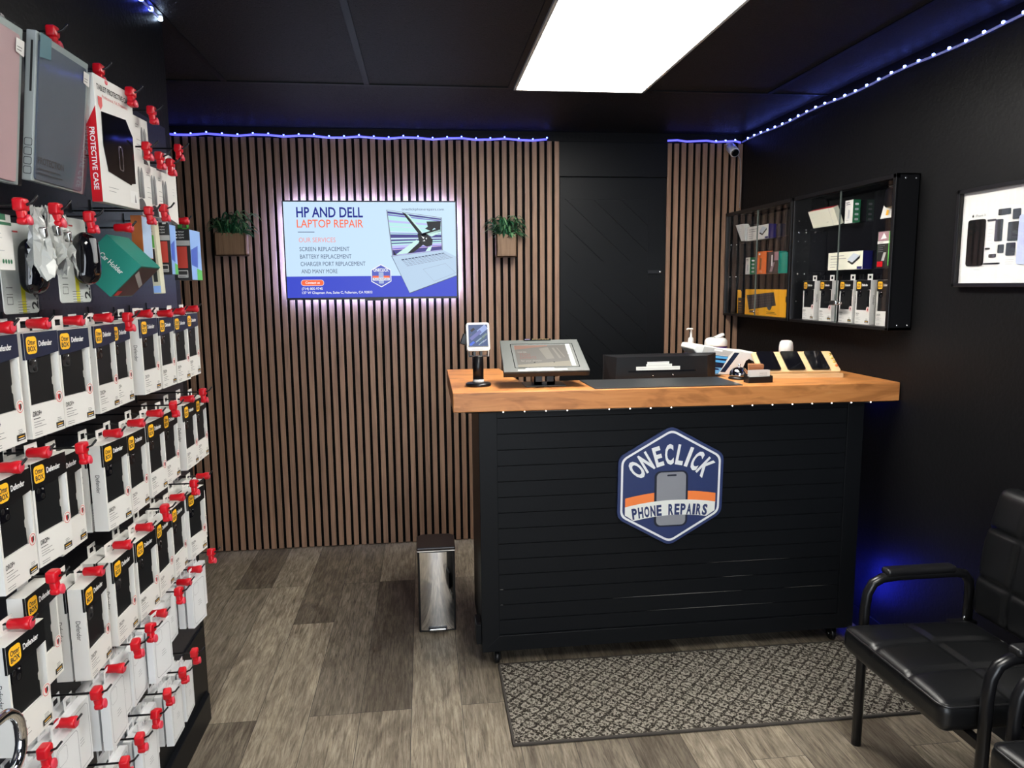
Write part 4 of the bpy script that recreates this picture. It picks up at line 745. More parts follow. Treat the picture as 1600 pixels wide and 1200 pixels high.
    m.poly(c(0.0125), -0.0006, WHT); m.ring(c(0.0105), c(0.0093), -0.0008, REDI); m.poly([(0.0355, 0.069), (0.0355, 0.062), (0.040, 0.057), (0.0445, 0.062), (0.0445, 0.069)], -0.0009, REDI); m.poly([(0.040, 0.069), (0.040, 0.057), (0.0445, 0.062), (0.0445, 0.069)], -0.001, INK)
    m.text('Defender', 0, -0.004, 0.0085, -0.0005, INK, w=0.040, X=T((-a, T1 / 2, 0.125)) @ RZ(-90) @ RY(90)); m.text('Defender', 0, -0.004, 0.0085, -0.0005, INK, w=0.040, X=T((a, T1 / 2, 0.125)) @ RZ(90) @ RY(90))
    D['print'] = m.mesh('print'); D['hang_tab'] = hang_tab(H1, T1).mesh('hang_tab')
    return D
CN = case_meshes(HDRN); CB = {k: v for k, v in CN.items()}
for me_k in ('header_panel',):
    me = CN[me_k].copy(); me.materials[0] = HDRB; CB[me_k] = me
PARTS = ('carton', 'phone_case', 'header_panel', 'logo_badge', 'print', 'hang_tab')
def case_box(D, loc, rz, label, group, rx=0.0):
    t = thing('phone_case_box', label, 'phone case', loc, (rx, 0, rz), group)
    for p in PARTS: obj(p, D[p], t)
    return t
W2, H2, T2 = 0.084, 0.135, 0.018
def clear_meshes():
    D = {}; a = W2 / 2
    m = MB(); m.box(-a, a, 0, T2, 0, H2, WHTB); D['carton'] = m.mesh('carton')
    m = MB(); OL = M('outline_grey', (0.20, 0.21, 0.23), 0.5); o = rrect(-a + 0.006, a - 0.006, 0.008, H2 - 0.008, 0.010, 5); i = rrect(-a + 0.0070, a - 0.0070, 0.0090, H2 - 0.0090, 0.0090, 5); m.ring(o, i, -0.0005, OL)
    o = rrect(-a + 0.010, -a + 0.040, H2 - 0.044, H2 - 0.012, 0.008, 4); i = rrect(-a + 0.0106, -a + 0.0394, H2 - 0.0434, H2 - 0.0126, 0.0075, 4); m.ring(o, i, -0.0005, OL)
    D['phone_outline'] = m.mesh('phone_outline')
    m = MB(); lines(m, -0.008, 0.066, 0.026, 3, 0.006, OL, -0.0005, h=0.001); D['print'] = m.mesh('print'); D['hang_tab'] = hang_tab(H2, T2, 0.016, WHTB).mesh('hang_tab'); return D
CC = clear_meshes()
def clear_box(loc, rz, label, group):
    t = thing('clear_case_box', label, 'phone case', loc, (0, 0, rz), group)
    for p in ('carton', 'phone_outline', 'print', 'hang_tab'): obj(p, CC[p], t)
    return t
def place(xf, y0, zt, yaw, W, H):     # near upper front corner -> base centre and turn
    s, c = sin(RAD(yaw)), cos(RAD(yaw)); return (xf + s * W / 2, y0 + c * W / 2, zt - H), RAD(90 - yaw)

# ---------------------------------------------------------------- pegboard display
t = thing('pegboard_display', 'black pegboard and plinth carrying the hanging phone cases', 'display', (-0.84, -2.95, 0))
obj('pegboard', MB().box(0.0, 0.006, -1.25, 1.185, 0.12, 2.09, PEG, T((0, 0, 0))), t)
m = MB(); m.box(0, 0.012, -1.25, 1.20, 0.0, 0.345, BLK); m.prismz([(0.0, -1.25), (0.03, -1.25), (0.03, 1.165), (0.012, 1.19), (0.0, 1.19)], 0, 0.10, BLK); obj('plinth', m, t, 0.002)
XP = -0.834
LOCKF = MB(); LOCKF.lathe([(0.007, -0.019), (0.0088, -0.017), (0.0092, 0.002), (0.0108, 0.008), (0.0112, 0.0165), (0.009, 0.018)], REDP, 16, RY(90)); LOCKF.lathe([(0.0085, 0.0178), (0.0085, 0.0192), (0.005, 0.0195)], REDD, 14, RY(90)); LOCKF = LOCKF.mesh('red_lock')
LOCKH = MB(); LOCKH.rbox((0.019, 0.024, 0.022), 0.005, REDP, 2, T((0, 0, 0.008))); LOCKH.rbox((0.014, 0.016, 0.03), 0.005, REDP, 2, T((0.001, 0, -0.008)) @ RY(-8)); LOCKH.rbox((0.017, 0.020, 0.012), 0.005, REDP, 2, T((0.003, 0, -0.019))); LOCKH.lathe([(0.009, 0), (0.009, 0.003), (0.006, 0.004)], REDD, 14, T((0.010, 0.002, -0.017)) @ RY(80)); LOCKH = LOCKH.mesh('red_lock')
def hook(x, y, z, hang, label, group, tilt=0.0, down=0.0):
    t = thing('display_hook', label, 'hook', (XP, y, z + (0.008 if hang else 0.0)), (0, 0, 0), group)
    L_ = x - XP; m = MB(); m.tube([(0, 0, 0), (L_ + 0.010, 0, 0), (L_ + 0.019, 0, 0.004), (L_ + 0.028, 0, 0.015)], 0.0022, BLKM, 6); m.box(-0.0005, 0.003, -0.012, 0.012, -0.006, 0.02, BLKM)
    obj('rod', m, t); o = obj('red_lock', LOCKH if hang else LOCKF, t); o.location = (L_, 0, -0.008 if hang else 0.0); o.rotation_euler = (tilt, 0, tilt * 0.8)
    return t
ROWN = {'B': 'top case row', 'C': 'second case row', 'D': 'third case row', 'E': 'upper white-box row', 'F': 'bottom white-box row'}
HK = {
 'B': [(-.705, -3.065, 1.502, 0), (-.705, -2.947, 1.503, 0), (-.705, -2.809, 1.502, 0), (-.705, -2.669, 1.502, 0), (-.680, -2.600, 1.492, 1), (-.705, -2.429, 1.502, 0), (-.705, -2.276, 1.497, 0), (-.705, -2.169, 1.499, 0), (-.705, -2.040, 1.503, 0)],
 'C': [(-.695, -3.103, 1.270, 0), (-.695, -3.008, 1.274, 0), (-.670, -2.900, 1.250, 1), (-.695, -2.695, 1.246, 0), (-.695, -2.561, 1.244, 0), (-.695, -2.435, 1.246, 0), (-.670, -2.370, 1.248, 1), (-.695, -2.171, 1.243, 0), (-.670, -2.105, 1.246, 1)],
 'D': [(-.680, -3.146, 1.014, 0), (-.655, -3.080, 1.060, 1), (-.680, -2.875, 0.996, 0), (-.680, -2.730, 0.999, 0), (-.680, -2.600, 0.996, 0), (-.655, -2.530, 1.012, 1), (-.680, -2.360, 1.000, 0), (-.655, -2.295, 1.012, 1), (-.680, -2.125, 0.998, 0)],
 'E': [(-.645, -3.180, 0.795, 1), (-.670, -3.055, 0.777, 0), (-.645, -2.985, 0.785, 1), (-.670, -2.840, 0.765, 0), (-.645, -2.790, 0.785, 1), (-.645, -2.705, 0.781, 1), (-.670, -2.580, 0.768, 0), (-.645, -2.505, 0.783, 1), (-.670, -2.385, 0.767, 0), (-.670, -2.290, 0.766, 0), (-.645, -2.215, 0.780, 1)],
 'F': [(-.645, -2.892, 0.574, 1), (-.645, -2.810, 0.575, 1), (-.645, -2.713, 0.572, 1), (-.645, -2.633, 0.577, 1), (-.645, -2.520, 0.570, 1), (-.645, -2.420, 0.571, 1)]}
rd = random.Random(11)
for r, l in HK.items():
    for k, (x, y, z, h) in enumerate(l):
        lb = '%s from the near end, %s' % (ORD[k], ROWN[r]) if k else 'nearest the viewer, %s' % ROWN[r]
        hook(x, y, z, h, ('black hook with drooping red lock, ' if h else 'black hook with level red lock, ') + lb, 'hooks holding the ' + ROWN[r], rd.uniform(-0.25, 0.25) if h else 0.0)
BX = {
 'B': [(-.700, -3.141, 1.490, 1), (-.700, -3.013, 1.489, 4), (-.700, -2.891, 1.487, 6), (-.700, -2.735, 1.487, 0), (-.708, -2.628, 1.485, 0), (-.700, -2.475, 1.490, 2), (-.700, -2.345, 1.488, 1), (-.700, -2.226, 1.487, 2), (-.700, -2.112, 1.490, 0)],
 'C': [(-.690, -3.160, 1.258, 0), (-.690, -3.050, 1.262, 5), (-.704, -2.940, 1.243, 0), (-.690, -2.766, 1.233, 5), (-.690, -2.635, 1.228, 1), (-.690, -2.509, 1.233, 2), (-.692, -2.392, 1.234, 1), (-.690, -2.229, 1.232, 1), (-.690, -2.119, 1.232, 0)],
 'D': [(-.675, -3.205, 1.001, 4), (-.700, -3.090, 1.034, 0), (-.675, -2.936, 0.983, -1), (-.675, -2.800, 0.985, 1), (-.675, -2.675, 0.983, 4), (-.675, -2.545, 0.982, 0), (-.675, -2.430, 0.986, 0), (-.668, -2.319, 0.995, 8), (-.690, -2.190, 0.984, 0)]}
for r, l in BX.items():
    D = CN if r == 'B' else CB; hd_ = 'navy' if r == 'B' else 'black'
    for k, (x, y, z, a) in enumerate(l):
        p, rz = place(x, y, z, a, W1, H1); wh_ = ORD[k] + ' from the near end' if k else 'nearest the viewer'
        case_box(D, p, rz, 'white phone-case box with %s header, %s, %s' % (hd_, wh_, ROWN[r]), 'boxed phone cases in the ' + ROWN[r])
        if x > -0.695 or r == 'B' and x > -0.72:
            p, rz = place(x - 0.036, y + 0.004, z - 0.002, a * 0.5, W1, H1)
            case_box(D, p, rz, 'white phone-case box hanging behind the box %s, %s' % (wh_, ROWN[r]), 'boxed phone cases in the ' + ROWN[r])
EB = [(-.665, -3.225, 0.770, 2, 2), (-.665, -3.115, 0.762, 3, 3), (-.690, -3.011, 0.757, 1, 2), (-.665, -2.893, 0.747, -1, 3), (-.690, -2.805, 0.742, 0, 2), (-.685, -2.722, 0.742, -1, 2), (-.665, -2.642, 0.751, 9, 3), (-.690, -2.545, 0.745, 0, 3), (-.705, -2.440, 0.742, 0, 2), (-.665, -2.343, 0.747, 7, 3), (-.680, -2.246, 0.745, 0, 2)]
FB = [(-.670, -2.945, 0.545, 2, 2), (-.690, -2.850, 0.542, 0, 2), (-.665, -2.755, 0.540, 3, 2), (-.690, -2.672, 0.540, 0, 3), (-.665, -2.560, 0.533, 0, 3), (-.665, -2.455, 0.534, -3, 3)]
BEH = ['', 'behind the one ', 'rearmost behind ']
for r, l in (('E', EB), ('F', FB)):
    for k, (x, y, z, a, n) in enumerate(l):
        for j in range(n):
            p, rz = place(x - 0.024 * j, y + 0.003 * j, z - 0.001 * j, a * (1 - 0.3 * j), W2, H2); wh_ = ORD[k] + ' from the near end' if k else 'nearest the viewer'
            clear_box(p, rz, 'white case box %s%s, %s' % (BEH[j], wh_, ROWN[r]), 'white boxes in the ' + ROWN[r])
# upper hooks and mixed products
UP = [(-.70, -2.80, 2.052, 1, 'behind the grey tablet cover'), (-.69, -2.625, 2.032, 1, 'above the tablet protective case box'), (-.66, -2.534, 2.007, 1, 'empty, beside the tablet protective case box'), (-.66, -2.403, 1.996, 1, 'above the upper stylus pack'), (-.655, -2.470, 1.897, 1, 'on the nearest lower stylus pack'), (-.655, -2.385, 1.889, 1, 'on the second lower stylus pack'), (-.655, -2.305, 1.885, 1, 'on the third lower stylus pack'), (-.66, -2.212, 1.939, 1, 'on the farthest tall stylus pack'), (-.66, -3.059, 1.697, 1, 'over the white cable card'), (-.66, -2.940, 1.702, 1, 'holding the crumpled plastic bags'), (-.655, -2.815, 1.700, 1, 'on the front computer mouse pack'), (-.66, -2.636, 1.700, 0, 'holding the teal cube box'), (-.66, -2.472, 1.745, 1, 'on the orange packet'), (-.66, -2.366, 1.762, 1, 'on the slim cream packet'), (-.68, -2.160, 1.756, 0, 'on the farthest black and blue packet')]
for x, y, z, h, lb in UP: hook(x, y, z, h, 'black display hook with red lock ' + lb, 'hooks holding the upper products', rd.uniform(-0.15, 0.15))
def tablet_pack(loc, rz, tilt, cover, label, full):
    t = thing('tablet_cover_pack', label, 'tablet cover', loc, (0, 0, 0)); t.rotation_euler = (RAD(tilt), 0, rz); a, H, TT = 0.104, 0.268, 0.022
    obj('tray', MB().box(-a, a, 0.004, TT, 0, H, M('tray_grey', (0.36, 0.40, 0.40), 0.4)), t, 0.002)
    obj('cover', MB().prism(rrect(-a + 0.006, a - 0.014, 0.004, H - 0.014, 0.006), 0.0008, 0.006, cover), t, 0.001)
    m = MB(); m.box(-a - 0.0008, a + 0.0008, -0.0012, -0.0006, -0.001, H + 0.001, CLEAR); obj('clear_sleeve', m, t)
    m = MB()
    if full:
        m.poly([(-a + 0.002, H - 0.045), (-a + 0.043, H - 0.040), (-a + 0.043, H - 0.002), (-a + 0.002, H - 0.002)], -0.0016, M('teal_label', (0.01, 0.12, 0.16), 0.4)); m.text('PROTECTION', -a + 0.008, 0.034, 0.012, -0.0016, INK, w=0.10, bold=0.02); lines(m, -a + 0.01, 0.024, 0.12, 2, 0.008, INK, -0.0016, h=0.0018)
        for k in range(4): m.ring(rrect(-0.007, 0.007, 0.012 + k * 0.017, 0.026 + k * 0.017, 0.003), rrect(-0.006, 0.006, 0.013 + k * 0.017, 0.025 + k * 0.017, 0.0025), -0.0004, INK, T((-a, TT / 2 + 0.001, 0)) @ RZ(-90))
        lines(m, 0, 0, 0.0, 1, 0.01, INK); m.poly([(0.16, -0.002), (0.25, -0.002), (0.25, 0.002), (0.16, 0.002)], -0.0004, INK, T((-a, TT / 2, 0)) @ RZ(-90) @ RY(-90))
    m.poly([(a - 0.032, H - 0.045), (a - 0.006, H - 0.048), (a - 0.006, H - 0.022), (a - 0.032, H - 0.022)], -0.0017, WHT); lines(m, a - 0.029, H - 0.036, 0.018, 2, 0.005, INK, -0.0019)
    obj('print', m, t); return t
p, rz = place(-0.712, -2.899, 2.033, 0, 0.208, 0.268); tablet_pack((p[0] + 0.0, p[1], p[2]), rz, 7, SLATE, 'slate-blue tablet cover in clear packaging on the pegboard top row', True)
p, rz = place(-0.712, -3.155, 2.018, 0, 0.208, 0.268); tablet_pack(p, rz, 7, PINK, 'pink tablet cover pack, nearest the viewer in the pegboard top row', False)
p, rz = place(-0.680, -2.682, 2.018, 4, 0.176, 0.266); t = thing('tablet_case_box', 'white and red tablet protective case box with black armour picture', 'tablet case', p, (0, 0, rz)); a = 0.088
obj('carton', MB().box(-a, a, 0, 0.022, 0, 0.266, WHT), t, 0.001)
m = MB(); m.quad((-a - 0.0006, 0.022, 0), (-a - 0.0006, 0, 0), (-a - 0.0006, 0, 0.20), (-a - 0.0006, 0.022, 0.16), REDP); m.text('PROTECTIVE CASE', 0, -0.0045, 0.010, -0.0012, WINK, w=0.13, bold=0.02, X=T((-a, 0.011, 0.155)) @ RZ(-90) @ RY(90))
m.text('TABLET PROTECTIVE CASE', -a + 0.010, 0.236, 0.011, -0.0006, INK, w=0.150, bold=0.025); m.text('Professional, Full, Protective', -a + 0.032, 0.222, 0.007, -0.0006, REDI, w=0.115); m.poly([(-a + 0.012, 0.222), (-a + 0.030, 0.222), (-a + 0.030, 0.205), (-a + 0.021, 0.194), (-a + 0.012, 0.205)], -0.0006, REDI); lines(m, -a + 0.03, 0.034, 0.05, 2, 0.008, GINK); m.poly([(a - 0.046, 0.012), (a - 0.008, 0.012), (a - 0.008, 0.040), (a - 0.046, 0.040)], -0.0006, WHTP); m.poly([(a - 0.026, 0.014), (a - 0.016, 0.014), (a - 0.022, 0.034)], -0.0008, GINK)
obj('print', m, t)
m = MB(); m.prism([(-a + 0.020, 0.12), (-a + 0.034, 0.068), (0.050, 0.052), (0.052, 0.055), (a - 0.016, 0.058), (a - 0.014, 0.165), (0.045, 0.198), (-a + 0.022, 0.192)], -0.0015, 0.001, BLKG); m.ring(rrect(-0.002, 0.018, 0.078, 0.132, 0.006), rrect(0.001, 0.015, 0.081, 0.129, 0.004), -0.0017, STEEL); obj('case_picture', m, t)
def stylus(x, y0, zt, W, H, TT, label, side=False):
    p, rz = place(x, y0, zt, 3, W, H); t = thing('stylus_pack', label, 'stylus pen', p, (0, 0, rz), 'stylus packs on the pegboard'); a = W / 2
    m = MB(); m.box(-a, a, 0, TT, 0, H, WHT); m.quad((-a - 0.0004, TT, 0), (-a - 0.0004, 0, 0), (-a - 0.0004, 0, H), (-a - 0.0004, TT, H), GREYC if side else WHT); obj('carton', m, t)
    m = MB(); lines(m, -a + 0.008, H - 0.02, 0.022, 2, 0.006, INK); lines(m, -a + 0.008, H * 0.55, 0.024, 3, 0.012, GINK); n_ = 14; m.poly([(0.008 + 0.026 * cos(pi * k / n_), 0.001 + 0.028 * sin(pi * k / n_)) for k in range(n_ + 1)], -0.0007, M('dark_grey_card', (0.05, 0.05, 0.055), 0.5)); obj('print', m, t)
    for k in (0.0, 0.016): obj('pen', MB().tube([(k, -0.002, 0.03), (k, -0.002, H - 0.035), (k, -0.002, H - 0.022)], [0.0032, 0.0032, 0.001], GINK, 8), t)
    return t
stylus(-.690, -2.445, 1.985, 0.080, 0.125, 0.03, 'white stylus pack with grey side, hanging above the other stylus packs', True)
stylus(-.680, -2.510, 1.880, 0.075, 0.125, 0.012, 'white stylus pack beside the tablet protective case box, lower tier'); stylus(-.680, -2.425, 1.872, 0.075, 0.125, 0.012, 'white stylus pack, second along the lower tier of stylus packs')
stylus(-.680, -2.342, 1.870, 0.072, 0.120, 0.012, 'white stylus pack, third along the lower tier of stylus packs')
p, rz = place(-.680, -2.262, 1.925, 0, 0.075, 0.17); t = thing('accessory_card', 'tall plain white accessory card at the far end of the pegboard', 'packaging', p, (0, 0, rz)); m = MB(); m.prism([(-0.0375, 0), (0.0375, -0.012), (0.0375, 0.15), (0.012, 0.17), (-0.0375, 0.17)], 0, 0.012, WHT); obj('card', m, t); m = MB(); lines(m, 0.0, 0.08, 0.02, 3, 0.008, LINK); obj('print', m, t)
# second tier
p, rz = place(-.690, -3.140, 1.690, 0, 0.105, 0.092); t = thing('cable_card', 'white and green cable card, nearest the viewer in second pegboard row', 'packaging', p, (0, 0, rz)); m = MB(); m.box(-0.0525, 0.0525, 0, 0.012, 0, 0.092, WHT); obj('card', m, t)
m = MB(); m.poly([(0.0, 0.074), (0.052, 0.074), (0.052, 0.079), (0.0, 0.079)], -0.0005, GRN); m.poly([(0.014, 0.082), (0.036, 0.082), (0.036, 0.092), (0.014, 0.092)], -0.0005, GRN); lines(m, -0.03, 0.066, 0.06, 6, 0.007, LINK)
for k in range(4): m.poly([(0.018 + k * 0.008 + 0.003 * cos(2 * pi * j / 8), 0.014 + 0.004 * sin(2 * pi * j / 8)) for j in range(8)], -0.0005, GRN)
obj('print', m, t)
def bag(y, z, sx, sz, seed, label):
    r_ = random.Random(seed); t = thing('plastic_bag', label, 'bag', (-0.668, y, z), (0, 0, RAD(90)), 'crumpled plastic bags on the pegboard'); n_ = 9; vs = []; fs = []
    for sgn in (-1, 1):
        for j in range(n_ + 1):
            for i in range(n_ + 1):
                u, v = i / n_ - 0.5, j / n_; wd = sx * (0.25 + 1.0 * v ** 0.7 - 0.25 * v * v); e = (1 - (2 * u) ** 2) * (0.3 + v) * 0.016
                k = 1.0 if abs(u) < 0.49 else 0.0
                vs.append((u * wd + r_.uniform(-1, 1) * 0.006 * k, sgn * e + r_.uniform(-1, 1) * 0.006 * k, -v * sz + r_.uniform(-1, 1) * 0.005 + 0.02 * sin(u * 9 + seed) * v))
    o = (n_ + 1) ** 2
    for s_ in (0, o):
        for j in range(n_):
            for i in range(n_): a = s_ + j * (n_ + 1) + i; fs.append((a, a + 1, a + n_ + 2, a + n_ + 1))
    m = MB(); m.add(vs, fs, M('bag_film', (0.40, 0.41, 0.39), 0.3, spec=0.6)); obj('film', m, t); m = MB(); m.rbox((0.018, 0.01, 0.03), 0.003, BLKP, 2, T((0.004, 0.0, -sz * 0.55)) @ RY(20)); m.rbox((0.012, 0.012, 0.02), 0.003, STEEL, 2, T((-0.004, -0.01, -sz * 0.42)) @ RY(-10)); obj('contents', m, t); return t
bag(-2.992, 1.708, 0.050, 0.105, 1, 'crumpled clear bag of small parts beside the white cable card'); bag(-2.944, 1.712, 0.046, 0.098, 2, 'crumpled plastic bag of small parts in the middle of three bags'); bag(-2.903, 1.700, 0.034, 0.090, 3, 'crumpled slim plastic bag overlapping the computer mouse pack')
def mouse_pack(x, y0, zt, yaw, label):
    p, rz = place(x, y0, zt, yaw, 0.118, 0.172); t = thing('mouse_pack', label, 'computer mouse', p, (0, 0, rz), 'computer mouse packs on the pegboard'); a = 0.059
    obj('backing_card', MB().prism(rrect(-a + 0.003, a - 0.003, 0.003, 0.169, 0.007), 0.002, 0.004, WHT), t)
    m = MB(); m.poly(rrect(-a + 0.012, -a + 0.05, 0.152, 0.155, 0.001), 0.0015, INK); m.poly([(-a + 0.050, 0.152), (-a + 0.066, 0.152), (-a + 0.066, 0.155), (-a + 0.050, 0.155)], 0.0014, REDI); m.poly([(0.0, 0.003), (0.013, 0.003), (0.013, 0.075), (0.0, 0.075)], 0.0015, M('stripe_yellow', (0.8, 0.7, 0.03), 0.5)); m.text('2.4G', 0, 0, 0.020, 0, INK, w=0.062, bold=0.03, X=T((a - 0.007, 0.0012, 0.010)) @ RY(-90)); lines(m, -a + 0.045, 0.024, 0.04, 5, 0.005, GINK, 0.0012); m.poly(rrect(-a + 0.014, -a + 0.034, 0.118, 0.136, 0.008), 0.0014, INK); lines(m, -a + 0.012, 0.05, 0.02, 2, 0.012, INK, 0.0012); m.ring(rrect(-a + 0.012, -a + 0.030, 0.02, 0.034, 0.001), rrect(-a + 0.013, -a + 0.029, 0.021, 0.033, 0.001), 0.0012, INK); obj('print', m, t)
    obj('blister', MB().prism(rrect(-a, a, 0, 0.172, 0.010), -0.001, 0.0, CLEAR), t)
    m = MB(); m.rbox((0.058, 0.046, 0.105), 0.0225, BLKG, 8, T((0.024, -0.012, 0.090)), lambda q: (q.x * (1 - 0.10 * (q.z / 0.05)), q.y * (1 - 0.35 * (q.z / 0.05) ** 2), q.z)); m.rbox((0.010, 0.02, 0.05), 0.004, GINK, 3, T((0.014, -0.028, 0.105))); obj('mouse', m, t); return t
mouse_pack(-.690, -2.885, 1.708, 4, 'computer mouse blister pack in front, beside the teal cube box'); mouse_pack(-.745, -2.975, 1.690, 2, 'computer mouse blister pack half hidden behind the front one')
t = thing('car_holder_box', 'teal cube box hanging tilted beside the computer mouse packs', 'box', (-0.7052, -2.62, 1.617)); Y = RY(-44)
m = MB(); h_ = 0.050; m.box(-h_, h_, 0, 0.125, -h_, h_, TEAL, Y); obj('carton', m, t, 0.0015)
m = MB(); m.text('Car Holder', -0.038, 0.0, 0.011, -0.0006, WINK, w=0.062, bold=0.015, X=Y @ T((0.004, 0, -0.008)) @ RY(90) @ T((0, 0, 0))); obj('print', m, t)
m = MB(); X = Y @ T((0, 0.0625, -h_)) @ RX(90) ; m.poly([(-0.046, -0.058), (0.046, -0.058), (0.046, 0.058), (-0.046, 0.058)], -0.0006, M('picture_brown', (0.05, 0.03, 0.03), 0.4), X); m.poly([(-0.02, -0.05), (-0.008, -0.05), (0.035, 0.05), (0.022, 0.05)], -0.0009, GREYC, X); m.poly([(-0.044, 0.030), (-0.03, 0.03), (-0.03, 0.056), (-0.044, 0.056)], -0.0009, REDI, X); obj('picture', m, t)
t = thing('orange_packet', 'orange and pale blue packet hanging behind the teal cube box', 'packaging', (-0.700, -2.45, 1.640)); m = MB(); m.box(-0.0125, 0.0125, 0, 0.065, 0, 0.105, M('burnt_orange', (0.42, 0.11, 0.02), 0.4)); obj('carton', m, t)
m = MB(); m.poly([(0.002, 0.002), (0.063, 0.002), (0.063, 0.103), (0.002, 0.103)], -0.0005, M('pale_blue_card', (0.42, 0.55, 0.75), 0.25), T((0.0125, 0, 0)) @ RZ(90)); obj('print', m, t)
t = thing('cream_packet', 'slim cream packet hanging between teal cube box and black packets', 'packaging', (-0.688, -2.37, 1.552), (0, RAD(-2), 0)); m = MB(); m.box(-0.010, 0.010, 0, 0.03, 0, 0.188, M('cream_card', (0.62, 0.60, 0.45), 0.4)); obj('carton', m, t, 0.001)
m = MB(); m.poly([(-0.006, 0.03), (0.004, 0.03), (0.004, 0.115), (-0.006, 0.115)], -0.0006, INK); m.poly([(-0.006, 0.118), (0.005, 0.118), (0.005, 0.15), (-0.006, 0.15)], -0.0006, LGRN); lines(m, -0.006, 0.165, 0.012, 2, 0.006, GINK); m.poly([(-0.009, 0.002), (0.009, 0.002), (0.009, 0.02), (-0.009, 0.02)], -0.0006, LBLUE); obj('print', m, t)
def charger(x0, x1, y, z0, z1, D_, label, tabm):
    w_ = x1 - x0; t = thing('charger_box', label, 'charger', ((x0 + x1) / 2, y, z0), (0, 0, 0), 'black charger boxes on the pegboard'); a = w_ / 2; H = z1 - z0
    obj('carton', MB().box(-a, a, 0, D_, 0, H, M('charger_black', (0.008, 0.008, 0.009), 0.4)), t, 0.001)
    m = MB(); m.poly([(-a * 0.55, H * 0.24), (a * 0.62, H * 0.24), (a * 0.62, H * 0.66), (-a * 0.55, H * 0.66)], -0.0006, M('panel_red', (0.55, 0.05, 0.03), 0.5)); m.poly([(-a, H * 0.68), (a, H * 0.68), (a, H * 0.78), (-a, H * 0.78)], -0.0006, GREYC)
    for k in range(3): m.poly([(-a * 0.55, H * (0.82 + 0.055 * k)), (-a * 0.40, H * (0.82 + 0.055 * k)), (-a * 0.40, H * (0.845 + 0.055 * k)), (-a * 0.55, H * (0.845 + 0.055 * k))], -0.0006, WINK); m.text(('120W', '90W', '70W')[k], -a * 0.3, H * (0.82 + 0.055 * k), H * 0.03, -0.0006, WINK, w=a * 0.7)
    m.poly(rrect(-a * 0.6, a * 0.6, H * 0.05, H * 0.2, 0.002), -0.0006, GREYC); m.poly(rrect(-a * 0.5, a * 0.5, H * 0.11, H * 0.18, 0.002), -0.0008, INK); lines(m, -a * 0.5, H * 0.07, a, 1, 0.01, INK, -0.0008)
    Y = T((a, 0, 0)) @ RZ(90); m.poly([(0.001, 0.001), (D_ - 0.001, 0.001), (D_ - 0.001, H - 0.001), (0.001, H - 0.001)], -0.0005, LBLUE, Y); m.poly([(0.004, H * 0.3), (D_ * 0.6, H * 0.25), (D_ * 0.7, H * 0.7), (0.004, H * 0.6)], -0.0007, BLUEC, Y); m.poly([(D_ * 0.5, 0.001), (D_ - 0.001, 0.001), (D_ - 0.001, H * 0.2), (D_ * 0.5, H * 0.24)], -0.0008, LGRN, Y)
    obj('print', m, t)
    tb = MB(); tb.box(-a * 0.8, a * 0.5, D_ * 0.4, D_ * 0.4 + 0.001, H, H + 0.006, tabm); tb.box(-a * 0.8, -a * 0.3, D_ * 0.4, D_ * 0.4 + 0.001, H, H + 0.03, tabm); tb.box(a * 0.25, a * 0.5, D_ * 0.4, D_ * 0.4 + 0.001, H, H + 0.03, tabm); tb.box(-a * 0.8, a * 0.5, D_ * 0.4, D_ * 0.4 + 0.001, H + 0.024, H + 0.031, tabm); obj('hang_tab', tb, t); return t
charger(-0.705, -0.668, -2.31, 1.602, 1.735, 0.05, 'black charger box with red panel beside the slim cream packet', WHTP)
charger(-0.710, -0.662, -2.16, 1.588, 1.733, 0.10, 'black charger box with red and blue faces, farthest on the pegboard', LGRN)
# chrome chair frame at the frame edge
t = thing('chrome_stool', 'chrome tube frame showing at the lower corner before the phone cases', 'stool', (-0.60, -3.42, 0))
pth = []
for a_, b2 in rrect(-0.17, 0.10, -0.045, 0.045, 0.040, 6): pth.append((0.0, a_, 0.935 + b2 - a_ * 0.12))
obj('arm_loop', MB().tube(pth, 0.008, CHROME, 10, True), t)
for yy in (-0.14, 0.03): obj('leg', MB().tube([(0, yy, 0.905 - yy * 0.12), (-0.012 if yy > 0 else 0, yy - 0.05, 0.5), (-0.02 if yy > 0 else 0, yy - 0.09, 0.0)], 0.008, CHROME, 10), t)

